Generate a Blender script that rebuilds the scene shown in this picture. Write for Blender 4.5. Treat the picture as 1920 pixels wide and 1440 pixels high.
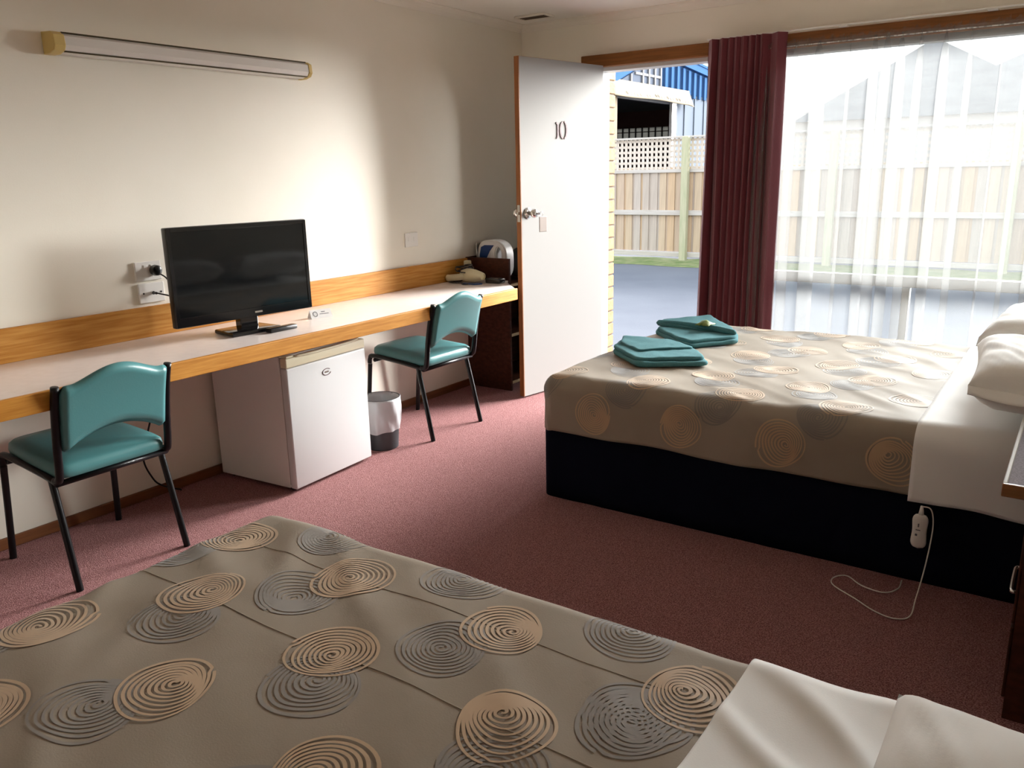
import bpy, bmesh, math, random
from mathutils import Vector, Matrix, noise
random.seed(7)
R = math.radians
for o in list(bpy.data.objects):
    bpy.data.objects.remove(o)
sc = bpy.context.scene
COL = sc.collection

# ------------------------------------------------------------------ camera
def make_camera():
    yaw, p, r = -6.09271729e-01, 2.49793511e-01, 2.16172479e-02
    F = Vector((math.sin(yaw)*math.cos(p), math.cos(yaw)*math.cos(p), -math.sin(p)))
    rt = Vector((math.cos(yaw), -math.sin(yaw), 0))
    dn = F.cross(rt)
    rx = rt*math.cos(r) + dn*math.sin(r)
    dy = -rt*math.sin(r) + dn*math.cos(r)
    M = Matrix((rx, -dy, -F)).transposed().to_4x4()
    M.translation = Vector((3.35, 0, 1.385))
    cd = bpy.data.cameras.new('camera')
    cd.sensor_fit = 'HORIZONTAL'; cd.sensor_width = 36.0
    cd.lens = 36.0*1546.56/1920.0
    cd.clip_start = 0.02; cd.clip_end = 500
    co = bpy.data.objects.new('camera', cd)
    COL.objects.link(co); co.matrix_world = M
    sc.camera = co
make_camera()

# ------------------------------------------------------------------ world, sun, exposure
w = bpy.data.worlds.new('sky'); sc.world = w; w.use_nodes = True
nt = w.node_tree; nt.nodes.clear()
out = nt.nodes.new('ShaderNodeOutputWorld'); bg = nt.nodes.new('ShaderNodeBackground')
tc = nt.nodes.new('ShaderNodeTexCoord'); sx = nt.nodes.new('ShaderNodeSeparateXYZ')
cr = nt.nodes.new('ShaderNodeValToRGB')
cr.color_ramp.elements[0].position = 0.0; cr.color_ramp.elements[0].color = (1.0, 0.98, 0.95, 1)
cr.color_ramp.elements[1].position = 0.7; cr.color_ramp.elements[1].color = (0.80, 0.90, 1.0, 1)
nt.links.new(tc.outputs['Generated'], sx.inputs[0]); nt.links.new(sx.outputs['Z'], cr.inputs[0])
nt.links.new(cr.outputs[0], bg.inputs[0]); nt.links.new(bg.outputs[0], out.inputs[0])
bg.inputs[1].default_value = 1.4
SUN_EL, SUN_AZ = R(12.5), math.atan2(0.95, 0.31)
sd = bpy.data.lights.new('sun', 'SUN'); sd.energy = 21.0; sd.angle = R(46); sd.color = (1.0, 0.98, 0.955)
so = bpy.data.objects.new('sun', sd); COL.objects.link(so)
sdir = Vector((math.cos(SUN_AZ)*math.cos(SUN_EL), math.sin(SUN_AZ)*math.cos(SUN_EL), math.sin(SUN_EL)))
so.rotation_euler = sdir.to_track_quat('Z', 'Y').to_euler(); so.location = (8, 14, 6)
# sampling portal in the glazed opening (gives off no light of its own)
pd = bpy.data.lights.new('window_portal', 'AREA'); pd.shape = 'RECTANGLE'; pd.size = 2.85; pd.size_y = 2.0
pd.cycles.is_portal = True
po = bpy.data.objects.new('window_portal', pd); COL.objects.link(po)
po.location = (2.06, 5.13, 1.02); po.rotation_euler = (R(-90), 0, 0)
sc.view_settings.view_transform = 'Standard'; sc.view_settings.look = 'None'
sc.view_settings.gamma = 1.0; sc.view_settings.use_curve_mapping = False
sc.view_settings.exposure = 1.12
sc.cycles.use_denoising = True
sc.cycles.max_bounces = 9; sc.cycles.diffuse_bounces = 6; sc.cycles.glossy_bounces = 3; sc.cycles.transparent_max_bounces = 14
sc.cycles.transmission_bounces = 5
sc.cycles.use_adaptive_sampling = True; sc.cycles.adaptive_threshold = 0.03
sc.cycles.sample_clamp_indirect = 8.0
sc.cycles.caustics_reflective = False; sc.cycles.caustics_refractive = False

# ------------------------------------------------------------------ materials
MATS = {}
def mat(name, col, rough=0.6, metal=0.0, col2=None, nscale=(8, 8, 8), ndetail=4, bump=0.0, bscale=None, spec=None,
        sheen=0.0, coat=0.0, lo=0.35, hi=0.65, alpha=None):
    m = bpy.data.materials.new(name); m.use_nodes = True
    n = m.node_tree.nodes; l = m.node_tree.links
    b = n['Principled BSDF']
    b.inputs['Base Color'].default_value = (*col, 1)
    b.inputs['Roughness'].default_value = rough; b.inputs['Metallic'].default_value = metal
    if spec is not None: b.inputs['Specular IOR Level'].default_value = spec
    if sheen: b.inputs['Sheen Weight'].default_value = sheen
    if coat: b.inputs['Coat Weight'].default_value = coat
    tcn = n.new('ShaderNodeTexCoord')
    def noise_node(scale, detail):
        mp = n.new('ShaderNodeMapping'); mp.inputs['Scale'].default_value = scale
        l.new(tcn.outputs['Object'], mp.inputs[0])
        t = n.new('ShaderNodeTexNoise'); t.inputs['Scale'].default_value = 1.0; t.inputs['Detail'].default_value = detail
        l.new(mp.outputs[0], t.inputs['Vector']); return t
    if col2 is not None:
        t = noise_node(nscale, ndetail)
        rp = n.new('ShaderNodeValToRGB')
        rp.color_ramp.elements[0].position = lo; rp.color_ramp.elements[0].color = (*col, 1)
        rp.color_ramp.elements[1].position = hi; rp.color_ramp.elements[1].color = (*col2, 1)
        l.new(t.outputs['Fac'], rp.inputs[0]); l.new(rp.outputs[0], b.inputs['Base Color'])
    if bump:
        t = noise_node(bscale or nscale, 3)
        bp = n.new('ShaderNodeBump'); bp.inputs['Strength'].default_value = bump; bp.inputs['Distance'].default_value = 0.01
        l.new(t.outputs['Fac'], bp.inputs['Height']); l.new(bp.outputs[0], b.inputs['Normal'])
    MATS[name] = m
    return m

mat('wall_paint', (0.83, 0.785, 0.68), 0.55, col2=(0.85, 0.805, 0.705), nscale=(3, 3, 3), bump=0.03, bscale=(150, 150, 150))
mat('ceiling_paint', (0.86, 0.82, 0.75), 0.75)
mat('cornice_paint', (0.82, 0.77, 0.68), 0.6)
mat('carpet', (0.20, 0.060, 0.064), 0.95, col2=(0.58, 0.30, 0.292), nscale=(260, 260, 260), ndetail=2, bump=0.9, bscale=(320, 320, 320), lo=0.36, hi=0.66, sheen=0.08, spec=0.08)
mat('oak', (0.42, 0.165, 0.020), 0.5, col2=(0.56, 0.27, 0.06), nscale=(90, 5, 90), ndetail=6, bump=0.08, bscale=(200, 8, 200), spec=0.22)
mat('oak_edge', (0.44, 0.175, 0.02), 0.5, col2=(0.58, 0.265, 0.045), nscale=(90, 6, 90), ndetail=6, spec=0.22)
mat('dark_timber', (0.045, 0.016, 0.010), 0.42, col2=(0.075, 0.026, 0.015), nscale=(40, 4, 60), ndetail=5, spec=0.15)
mat('beam_timber', (0.19, 0.072, 0.018), 0.45, spec=0.25, col2=(0.26, 0.10, 0.026), nscale=(5, 60, 90), ndetail=5)
mat('skirting_timber', (0.16, 0.055, 0.018), 0.45, col2=(0.22, 0.08, 0.026), nscale=(60, 4, 60), ndetail=5)
mat('door_edge', (0.24, 0.085, 0.022), 0.45, col2=(0.32, 0.12, 0.03), nscale=(60, 60, 4))
mat('laminate', (0.80, 0.72, 0.68), 0.26, col2=(0.83, 0.75, 0.71), nscale=(30, 30, 30))
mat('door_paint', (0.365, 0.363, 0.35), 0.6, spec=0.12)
mat('white_paint', (0.62, 0.62, 0.61), 0.6, spec=0.12)
mat('white_enamel', (0.68, 0.685, 0.69), 0.3)
mat('fridge_side', (0.82, 0.80, 0.77), 0.42, bump=0.08, bscale=(260, 260, 260))
mat('cream_plastic', (0.80, 0.73, 0.53), 0.4)
mat('gasket', (0.45, 0.43, 0.40), 0.7)
mat('cap_plastic', (0.62, 0.46, 0.16), 0.45)
mat('diffuser', (0.72, 0.70, 0.67), 0.25)
mat('bronze_strip', (0.06, 0.04, 0.015), 0.35, metal=0.6)
mat('white_plastic', (0.83, 0.81, 0.77), 0.35)
mat('black_plastic', (0.010, 0.010, 0.011), 0.28)
mat('black_gloss', (0.006, 0.006, 0.007), 0.08)
mat('screen', (0.004, 0.005, 0.006), 0.055, spec=0.4)
mat('black_frame', (0.005, 0.005, 0.006), 0.3, spec=0.35)
mat('teal_vinyl', (0.085, 0.255, 0.265), 0.33, bump=0.04, bscale=(180, 180, 180))
mat('chrome', (0.75, 0.73, 0.70), 0.16, metal=1.0)
mat('tag_tan', (0.20, 0.155, 0.125), 0.5)
mat('maroon_cloth', (0.135, 0.011, 0.021), 0.7, sheen=0.35, bump=0.15, bscale=(400, 400, 60))
mat('number_maroon', (0.07, 0.008, 0.010), 0.4)
mat('navy_valance', (0.006, 0.007, 0.016), 0.9, spec=0.05, bump=0.1, bscale=(200, 200, 200))
mat('bedspread_cloth', (0.325, 0.272, 0.215), 0.55, col2=(0.355, 0.30, 0.242), nscale=(5, 5, 5), spec=0.15, sheen=0.05, bump=0.05, bscale=(300, 300, 300))
mat('thread_tan', (0.53, 0.365, 0.225), 0.5, sheen=0.2)
mat('thread_grey', (0.225, 0.196, 0.172), 0.42, sheen=0.3)
mat('seam_thread', (0.36, 0.30, 0.235), 0.6)
mat('white_sheet', (0.92, 0.915, 0.90), 0.7, sheen=0.15, bump=0.04, bscale=(350, 350, 350))
mat('pillow_cloth', (0.91, 0.895, 0.87), 0.72, sheen=0.15, bump=0.04, bscale=(350, 350, 350))
mat('towel_teal', (0.075, 0.225, 0.255), 0.9, col2=(0.10, 0.27, 0.30), nscale=(200, 200, 200), bump=0.5, bscale=(450, 450, 450), sheen=0.1, spec=0.1)
mat('mint_wrapper', (0.13, 0.19, 0.035), 0.4, spec=0.3, col2=(0.26, 0.30, 0.09), nscale=(60, 60, 60))
mat('bin_grey', (0.055, 0.062, 0.070), 0.45)
mat('cord_white', (0.80, 0.78, 0.72), 0.4)
mat('iron_white', (0.80, 0.80, 0.80), 0.3)
mat('iron_blue', (0.015, 0.055, 0.20), 0.2)
mat('dryer_cream', (0.68, 0.62, 0.42), 0.35)
mat('bag_dark', (0.03, 0.034, 0.038), 0.8)
mat('shelf_edge', (0.62, 0.48, 0.28), 0.5)
mat('bracket_cream', (0.66, 0.60, 0.50), 0.5)
mat('vent_slot', (0.10, 0.06, 0.03), 0.6)
mat('paper_card', (0.84, 0.84, 0.83), 0.6)
mat('ink', (0.12, 0.12, 0.14), 0.6)
mat('aluminium', (0.46, 0.46, 0.45), 0.35, metal=0.6)
mat('brick', (0.36, 0.24, 0.145), 1.0, spec=0.0, col2=(0.42, 0.29, 0.18), nscale=(25, 25, 25), bump=0.3, bscale=(80, 80, 80))
mat('mortar', (0.20, 0.17, 0.14), 1.0, spec=0.0)
mat('asphalt', (0.115, 0.124, 0.15), 0.9, spec=0.1, col2=(0.138, 0.148, 0.174), nscale=(0.8, 0.8, 0.8), bump=0.2, bscale=(60, 60, 60))
mat('grass_verge', (0.11, 0.16, 0.05), 0.95, col2=(0.20, 0.22, 0.10), nscale=(6, 6, 6), bump=0.6, bscale=(40, 40, 40))
FENCE = []
for i, c in enumerate([(0.50, 0.385, 0.29), (0.46, 0.395, 0.34), (0.52, 0.405, 0.29), (0.47, 0.41, 0.36), (0.54, 0.39, 0.255), (0.45, 0.37, 0.31)]):
    mat('fence_board_%d' % i, c, 0.9, col2=tuple(v*0.86 for v in c), nscale=(30, 30, 2.5), ndetail=5)
    FENCE.append(MATS['fence_board_%d' % i])
mat('fence_post', (0.45, 0.43, 0.30), 0.9, col2=(0.36, 0.37, 0.24), nscale=(20, 20, 3), ndetail=5)
mat('fence_rail', (0.50, 0.47, 0.44), 0.9, col2=(0.44, 0.40, 0.36), nscale=(3, 30, 30))
mat('lattice_timber', (0.58, 0.52, 0.46), 0.9, col2=(0.52, 0.46, 0.40), nscale=(9, 9, 9))
mat('shed_blue', (0.045, 0.10, 0.215), 1.0, spec=0.0)
mat('shed_pale', (0.135, 0.158, 0.19), 1.0, spec=0.0, col2=(0.15, 0.172, 0.205), nscale=(1, 1.5, 0.2))
mat('skylight', (0.095, 0.11, 0.14), 0.9, spec=0.0)
mat('shed_white', (0.22, 0.22, 0.225), 1.0, spec=0.0)
mat('awning_cream', (0.245, 0.205, 0.155), 1.0, spec=0.0)
mat('shed_dark', (0.03, 0.03, 0.035), 0.9)
mat('shed_maroon', (0.06, 0.022, 0.02), 0.8)
mat('roof_tile', (0.17, 0.18, 0.20), 0.85, col2=(0.21, 0.22, 0.24), nscale=(3, 3, 12))
mat('house_wall', (0.42, 0.41, 0.40), 0.9)
mat('bedside_laminate', (0.30, 0.26, 0.30), 0.75, spec=0.08, col2=(0.19, 0.16, 0.19), nscale=(220, 220, 220), ndetail=1)

def sheer_mat():
    m = bpy.data.materials.new('sheer_voile'); m.use_nodes = True
    n = m.node_tree.nodes; l = m.node_tree.links; n.clear()
    o = n.new('ShaderNodeOutputMaterial'); mx = n.new('ShaderNodeMixShader')
    tr = n.new('ShaderNodeBsdfTransparent'); tl = n.new('ShaderNodeBsdfTranslucent'); df = n.new('ShaderNodeBsdfDiffuse')
    m2 = n.new('ShaderNodeMixShader'); m2.inputs[0].default_value = 0.30
    tl.inputs[0].default_value = (0.30, 0.30, 0.30, 1); df.inputs[0].default_value = (0.6, 0.6, 0.58, 1)
    l.new(tl.outputs[0], m2.inputs[1]); l.new(df.outputs[0], m2.inputs[2])
    mx.inputs[0].default_value = 0.31
    l.new(tr.outputs[0], mx.inputs[1]); l.new(m2.outputs[0], mx.inputs[2]); l.new(mx.outputs[0], o.inputs[0])
    MATS['sheer_voile'] = m
    m = bpy.data.materials.new('bin_liner'); m.use_nodes = True
    n = m.node_tree.nodes; l = m.node_tree.links; n.clear()
    o = n.new('ShaderNodeOutputMaterial'); mx = n.new('ShaderNodeMixShader')
    tr = n.new('ShaderNodeBsdfTransparent'); pb = n.new('ShaderNodeBsdfPrincipled')
    pb.inputs['Base Color'].default_value = (0.80, 0.82, 0.85, 1); pb.inputs['Roughness'].default_value = 0.3
    mx.inputs[0].default_value = 0.72
    l.new(tr.outputs[0], mx.inputs[1]); l.new(pb.outputs[0], mx.inputs[2]); l.new(mx.outputs[0], o.inputs[0])
    MATS['bin_liner'] = m
    m = bpy.data.materials.new('glass'); m.use_nodes = True
    n = m.node_tree.nodes; l = m.node_tree.links; n.clear()
    o = n.new('ShaderNodeOutputMaterial'); mx = n.new('ShaderNodeMixShader')
    tr = n.new('ShaderNodeBsdfTransparent'); gl = n.new('ShaderNodeBsdfGlossy'); gl.inputs['Roughness'].default_value = 0.02
    fr = n.new('ShaderNodeFresnel'); fr.inputs[0].default_value = 1.45
    tr.inputs[0].default_value = (0.95, 0.97, 0.97, 1)
    l.new(fr.outputs[0], mx.inputs[0]); l.new(tr.outputs[0], mx.inputs[1]); l.new(gl.outputs[0], mx.inputs[2]); l.new(mx.outputs[0], o.inputs[0])
    MATS['glass'] = m
    m = bpy.data.materials.new('shed_pane'); m.use_nodes = True
    n = m.node_tree.nodes; l = m.node_tree.links; n.clear()
    o = n.new('ShaderNodeOutputMaterial'); tl = n.new('ShaderNodeBsdfTranslucent'); tl.inputs[0].default_value = (0.11, 0.11, 0.105, 1)
    l.new(tl.outputs[0], o.inputs[0]); MATS['shed_pane'] = m
sheer_mat()

# ------------------------------------------------------------------ mesh helpers
def new(): return bmesh.new()
def box(bm, x0, x1, y0, y1, z0, z1, bev=0.0, seg=2):
    vs = [bm.verts.new((x, y, z)) for z in (z0, z1) for y in (y0, y1) for x in (x0, x1)]
    fs = [bm.faces.new([vs[i] for i in q]) for q in ((0, 2, 3, 1), (4, 5, 7, 6), (0, 1, 5, 4), (2, 6, 7, 3), (0, 4, 6, 2), (1, 3, 7, 5))]
    if bev:
        es = list({e for f in fs for e in f.edges})
        bmesh.ops.bevel(bm, geom=es, offset=bev, segments=seg, profile=0.5, affect='EDGES')
    return bm
def tube(bm, pts, r, seg=10, caps=True):
    pts = [Vector(p) for p in pts]; n = len(pts)
    rs = r if isinstance(r, (list, tuple)) else [r]*n
    T = []
    for i in range(n):
        a = pts[max(i-1, 0)]; b = pts[min(i+1, n-1)]
        T.append((b-a).normalized())
    up = Vector((0, 0, 1)) if abs(T[0].z) < 0.9 else Vector((1, 0, 0))
    nrm = (up - T[0]*up.dot(T[0])).normalized()
    rings = []
    for i in range(n):
        nrm = (nrm - T[i]*nrm.dot(T[i])).normalized(); bn = T[i].cross(nrm)
        rings.append([bm.verts.new(pts[i] + (nrm*math.cos(2*math.pi*k/seg) + bn*math.sin(2*math.pi*k/seg))*rs[i]) for k in range(seg)])
    for i in range(n-1):
        for k in range(seg):
            bm.faces.new((rings[i][k], rings[i][(k+1) % seg], rings[i+1][(k+1) % seg], rings[i+1][k]))
    if caps:
        bm.faces.new(rings[0][::-1]); bm.faces.new(rings[-1])
    return bm
def curve_pts(ctrl, n=8):
    """Catmull-Rom through control points"""
    c = [Vector(p) for p in ctrl]; c = [c[0]*2-c[1]] + c + [c[-1]*2-c[-2]]
    o = []
    for i in range(1, len(c)-2):
        for k in range(n):
            t = k/n
            o.append(0.5*((2*c[i]) + (-c[i-1]+c[i+1])*t + (2*c[i-1]-5*c[i]+4*c[i+1]-c[i+2])*t*t + (-c[i-1]+3*c[i]-3*c[i+1]+c[i+2])*t**3))
    o.append(c[-2]); return o
def lathe(bm, prof, seg=24, axis='Z', c=(0, 0, 0), cap0=True, cap1=True):
    c = Vector(c); rings = []
    for r, h in prof:
        ring = []
        for k in range(seg):
            a = 2*math.pi*k/seg
            p = (r*math.cos(a), r*math.sin(a), h)
            if axis == 'X': p = (h, r*math.cos(a), r*math.sin(a))
            if axis == 'Y': p = (r*math.sin(a), h, r*math.cos(a))
            ring.append(bm.verts.new(c+Vector(p)))
        rings.append(ring)
    for i in range(len(rings)-1):
        for k in range(seg):
            bm.faces.new((rings[i][k], rings[i][(k+1) % seg], rings[i+1][(k+1) % seg], rings[i+1][k]))
    if cap0: bm.faces.new(rings[0][::-1])
    if cap1: bm.faces.new(rings[-1])
    return bm
def prism(bm, pts, vec, bev=0.0, seg=2):
    """polygon (3D points) extruded by vec"""
    v = Vector(vec); a = [bm.verts.new(Vector(p)) for p in pts]; b = [bm.verts.new(Vector(p)+v) for p in pts]
    n = len(a)
    fs = [bm.faces.new(a[::-1]), bm.faces.new(b)]
    fs += [bm.faces.new((a[i], a[(i+1) % n], b[(i+1) % n], b[i])) for i in range(n)]
    bmesh.ops.recalc_face_normals(bm, faces=fs)
    if bev:
        es = list({e for f in fs[:2] for e in f.edges})
        bmesh.ops.bevel(bm, geom=es, offset=bev, segments=seg, profile=0.5, affect='EDGES')
    return bm
def grid(bm, nu, nv, fn, close_u=False):
    vs = [[bm.verts.new(fn(i/(nu if close_u else nu-1), j/(nv-1))) for j in range(nv)] for i in range(nu)]
    for i in range(nu if close_u else nu-1):
        for j in range(nv-1):
            i2 = (i+1) % nu
            bm.faces.new((vs[i][j], vs[i2][j], vs[i2][j+1], vs[i][j+1]))
    return vs

def root_of(o):
    while o.parent: o = o.parent
    return o
def finish(bm, name, m, smooth):
    bmesh.ops.recalc_face_normals(bm, faces=bm.faces[:])
    me = bpy.data.meshes.new(name); bm.to_mesh(me); bm.free()
    me.materials.append(MATS[m] if isinstance(m, str) else m)
    if smooth:
        me.shade_smooth()
        if smooth is not True:
            me.set_sharp_from_angle(angle=R(smooth))
    return me
def obj(name, bm, m, parent=None, smooth=False, local=False, label=None):
    """local=True: the mesh is already in the root's local frame; otherwise world coordinates"""
    if parent is not None and not local:
        bmesh.ops.translate(bm, verts=bm.verts, vec=-root_of(parent).location)
    if parent is None:
        xs = [v.co for v in bm.verts]
        c = Vector(((min(p.x for p in xs)+max(p.x for p in xs))/2, (min(p.y for p in xs)+max(p.y for p in xs))/2, min(p.z for p in xs)))
        bmesh.ops.translate(bm, verts=bm.verts, vec=-c)
    me = finish(bm, name, m, smooth)
    o = bpy.data.objects.new(name, me); COL.objects.link(o)
    if parent is not None: o.parent = parent
    else: o.location = c
    if label: o['label'] = label
    return o
def thing(name, label, cat, loc=(0, 0, 0), rotz=0.0, group=None, kind=None):
    o = bpy.data.objects.new(name, None); COL.objects.link(o); o.empty_display_size = 0.05
    o.location = loc; o.rotation_euler = (0, 0, rotz); o['label'] = label; o['category'] = cat
    if group: o['group'] = group
    if kind: o['kind'] = kind
    return o
def tag(o, label, cat, group=None, kind=None):
    o['label'] = label; o['category'] = cat
    if group: o['group'] = group
    if kind: o['kind'] = kind
    return o
def struct(name, bm, m, label, cat, smooth=False):
    return tag(obj(name, bm, m, None, smooth), label, cat, kind='structure')
def copy_tree(src, parent=None):
    c = src.copy(); COL.objects.link(c); c.parent = parent
    for ch in list(src.children):
        copy_tree(ch, c)
    return c

# ------------------------------------------------------------------ room shell
XW, YW, ZC = 3.62, 5.0, 2.352      # head wall, window wall, ceiling
YB = -1.6
struct('floor', box(new(), -0.02, XW+0.02, YB-0.02, 5.08, -0.08, 0.0), 'carpet', 'dusty rose mottled carpet covering the whole room', 'carpet')
struct('ceiling', box(new(), -0.1, XW+0.1, YB-0.1, YW+0.1, ZC, ZC+0.08), 'ceiling_paint', 'plain cream painted ceiling', 'ceiling')
struct('wall_left', box(new(), -0.12, 0, YB-0.1, YW+0.1, -0.08, ZC), 'wall_paint', 'cream painted wall behind the long desk', 'wall')
struct('wall_right', box(new(), XW, XW+0.12, YB-0.1, YW+0.1, -0.08, ZC), 'wall_paint', 'cream painted wall at the head of the beds', 'wall')
struct('wall_back', box(new(), 0, XW, YB-0.12, YB, -0.08, ZC), 'wall_paint', 'cream painted wall behind the viewer', 'wall')
bm = new()
box(bm, 0.0, 0.600, YW, YW+0.10, -0.08, ZC)
box(bm, 0.600, XW, YW, YW+0.10, 2.045, ZC)
box(bm, 3.52, XW, YW, YW+0.10, -0.08, 2.045)
wf = struct('wall_far', bm, 'wall_paint', 'cream painted wall above the door and the window', 'wall')
# exterior brick skin beside the door: single bricks on a mortar bed
mb = obj('mortar_bed', box(new(), -0.25, 0.598, YW+0.115, YW+0.215, -0.1, 2.5), 'mortar', wf)
bmk = None
course = 0.086
for k in range(28):
    z0 = -0.09 + k*course
    half = (k % 2 == 1)
    xs = [(0.372, 0.606), (0.137, 0.362), (-0.098, 0.127)] if not half else [(0.492, 0.606), (0.257, 0.482), (0.022, 0.247)]
    for (a, b) in xs[:2]:
        obj('brick', box(new(), a, b, YW+0.108, YW+0.222, z0, z0+0.076, 0.003, 1), 'brick', wf)
# cornice (cove) on left and far walls
def cove(bm, along, a0, a1, base):
    prof = [(0.0, 0.0), (0.006, 0.0), (0.010, 0.010), (0.018, 0.024), (0.032, 0.036), (0.046, 0.040), (0.050, 0.042), (0.050, 0.046), (0.0, 0.046)]
    if along == 'y':
        pts = [(base+d, a0, ZC-0.046+h) for d, h in prof]; prism(bm, pts, (0, a1-a0, 0))
    else:
        pts = [(a0, base-d, ZC-0.046+h) for d, h in prof]; prism(bm, pts, (a1-a0, 0, 0))
    return bm
struct('trim_1', cove(new(), 'y', YB, YW, 0.0), 'cornice_paint', 'narrow cream cornice along the wall above the desk', 'cornice')
struct('trim_2', cove(new(), 'x', 0.0, XW, YW), 'cornice_paint', 'narrow cream cornice along the wall above the window', 'cornice')
struct('baseboard_left', box(new(), 0.0, 0.014, YB, 4.29, 0, 0.046, 0.003, 1), 'skirting_timber', 'low stained timber skirting under the desk', 'skirting')
# timber head over door and window
struct('trim_3', box(new(), 0.490, XW, YW-0.042, YW, 2.034, 2.110, 0.004, 1), 'beam_timber', 'stained timber head beam over door and window', 'beam')
bm = new()
box(bm, 0.600, 0.618, YW-0.004, YW+0.113, -0.06, 2.03)
box(bm, 0.600, 1.50, YW+0.004, YW+0.115, 2.012, 2.045)
struct('trim_4', bm, 'white_paint', 'white painted frame of the open doorway', 'door frame')
struct('trim_5', box(new(), 0.618, 1.50, YW+0.0, YW+0.16, -0.085, 0.006, 0.004, 1), 'aluminium', 'metal threshold of the open doorway', 'threshold')

# ------------------------------------------------------------------ window
W = thing('window_1', 'tall aluminium framed window behind the sheer curtain', 'window', (2.5, YW+0.05, 0), kind='structure')
y0, y1 = YW+0.02, YW+0.08
for (a, b, c, d) in [(1.50, 1.56, 0.0, 2.045), (3.46, 3.52, 0.0, 2.045), (1.56, 3.46, 0.0, 0.06), (1.56, 3.46, 2.0, 2.045), (1.56, 3.46, 0.722, 0.782)]:
    obj('window_frame', box(new(), a, b, y0, y1, c, d, 0.003, 1), 'aluminium', W)
for (a, b) in [(2.52, 2.56)]:
    obj('mullion', box(new(), a, b, y0, y1, 0.06, 0.722, 0.003, 1), 'aluminium', W)
for (a, b, c, d) in [(1.56, 3.46, 0.782, 2.0), (1.56, 2.52, 0.06, 0.722), (2.56, 3.46, 0.06, 0.722)]:
    obj('pane', box(new(), a, b, YW+0.048, YW+0.052, c, d), 'glass', W)

# ------------------------------------------------------------------ open door (hinged at the doorway, swung inwards)
HX, HY = 0.656, 4.954
DA = math.atan2(-0.984, -0.178)
DL = thing('door_1', 'open white flush door numbered ten with timber edge', 'door', (HX, HY, 0.01), DA, kind='structure')
# local: +x from hinge to free edge, -y = into the wall corner side, +y = face towards the bed
DW, DT, DH = 0.775, 0.036, 2.03
sgn = 1.0
bm = new(); box(bm, 0.0, DW-0.006, -DT, 0.0, 0, DH)
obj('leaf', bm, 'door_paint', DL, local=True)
obj('edge_lipping', box(new(), DW-0.006, DW, -DT, 0.0, 0, DH), 'door_edge', DL, local=True)
obj('edge_lipping', box(new(), 0.0, DW, -DT-0.0005, 0.0, DH, DH+0.001), 'door_edge', DL, local=True)
def d2(s, z): return (DW-s, z-0.01)
# digits (height 0.10 m), strokes as thin raised plates
def strip(bm, cl, wd, y0, y1):
    """ribbon in local xz plane from centreline and widths"""
    n = len(cl); L = []; Rr = []
    for i in range(n):
        a = Vector(cl[max(i-1, 0)]); b = Vector(cl[min(i+1, n-1)]); t = (b-a).normalized(); nn = Vector((-t.y, t.x))
        L.append(Vector(cl[i])+nn*wd[i]/2); Rr.append(Vector(cl[i])-nn*wd[i]/2)
    pts = L + Rr[::-1]
    prism(bm, [(p.x, y0, p.y) for p in pts], (0, y1-y0, 0))
bm = new()
x1, zt = d2(0.334, 1.688)
strip(bm, [(x1+0.014, zt-0.006), (x1+0.006, zt-0.012), (x1, zt-0.02), (x1-0.001, zt-0.05), (x1, zt-0.085), (x1+0.004, zt-0.094), (x1+0.012, zt-0.10)], [0.008, 0.010, 0.012, 0.012, 0.012, 0.010, 0.006], 0.0, 0.004)
obj('number_digit', bm, 'number_maroon', DL, local=True)
bm = new()
x0c, zc0 = d2(0.388, 1.638)
for s in (-1, 1):
    cl = []; wd = []
    for k in range(15):
        a = -1.35 + 2.7*k/14
        cl.append((x0c + s*0.029*math.cos(a), zc0 + 0.050*math.sin(a)/math.sin(1.35)))
        wd.append(0.004+0.009*math.cos(a*0.95)**0.6)
    strip(bm, cl, wd, 0.0, 0.004)
obj('number_digit', bm, 'number_maroon', DL, local=True)
# knob set
kx, kz = d2(0.058, 1.150)
k = obj('knob', lathe(new(), [(0.0125, 0.0), (0.0125, 0.026), (0.018, 0.032), (0.026, 0.040), (0.028, 0.052), (0.024, 0.064), (0.012, 0.070)], 20, 'Y', (kx, 0.004, kz)), 'chrome', DL, True, local=True)
obj('rose', lathe(new(), [(0.034, 0.0), (0.034, 0.004), (0.028, 0.008), (0.016, 0.009)], 24, 'Y', (kx, 0.0, kz)), 'chrome', k, 40, local=True)
k = obj('knob', lathe(new(), [(0.0125, 0.0), (0.0125, -0.026), (0.018, -0.032), (0.026, -0.040), (0.028, -0.052), (0.024, -0.064), (0.012, -0.070)], 20, 'Y', (kx, -DT-0.004, kz)), 'chrome', DL, True, local=True)
obj('rose', lathe(new(), [(0.034, 0.0), (0.034, -0.004), (0.028, -0.008), (0.016, -0.009)], 24, 'Y', (kx, -DT, kz)), 'chrome', k, 40, local=True)
obj('latch_plate', box(new(), DW, DW+0.0015, -0.029, -0.007, kz-0.05, kz+0.05), 'chrome', DL, local=True)
obj('latch_bolt', box(new(), DW+0.0015, DW+0.013, -0.025, -0.011, kz-0.010, kz+0.010, 0.002, 1), 'chrome', DL, local=True)
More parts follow.
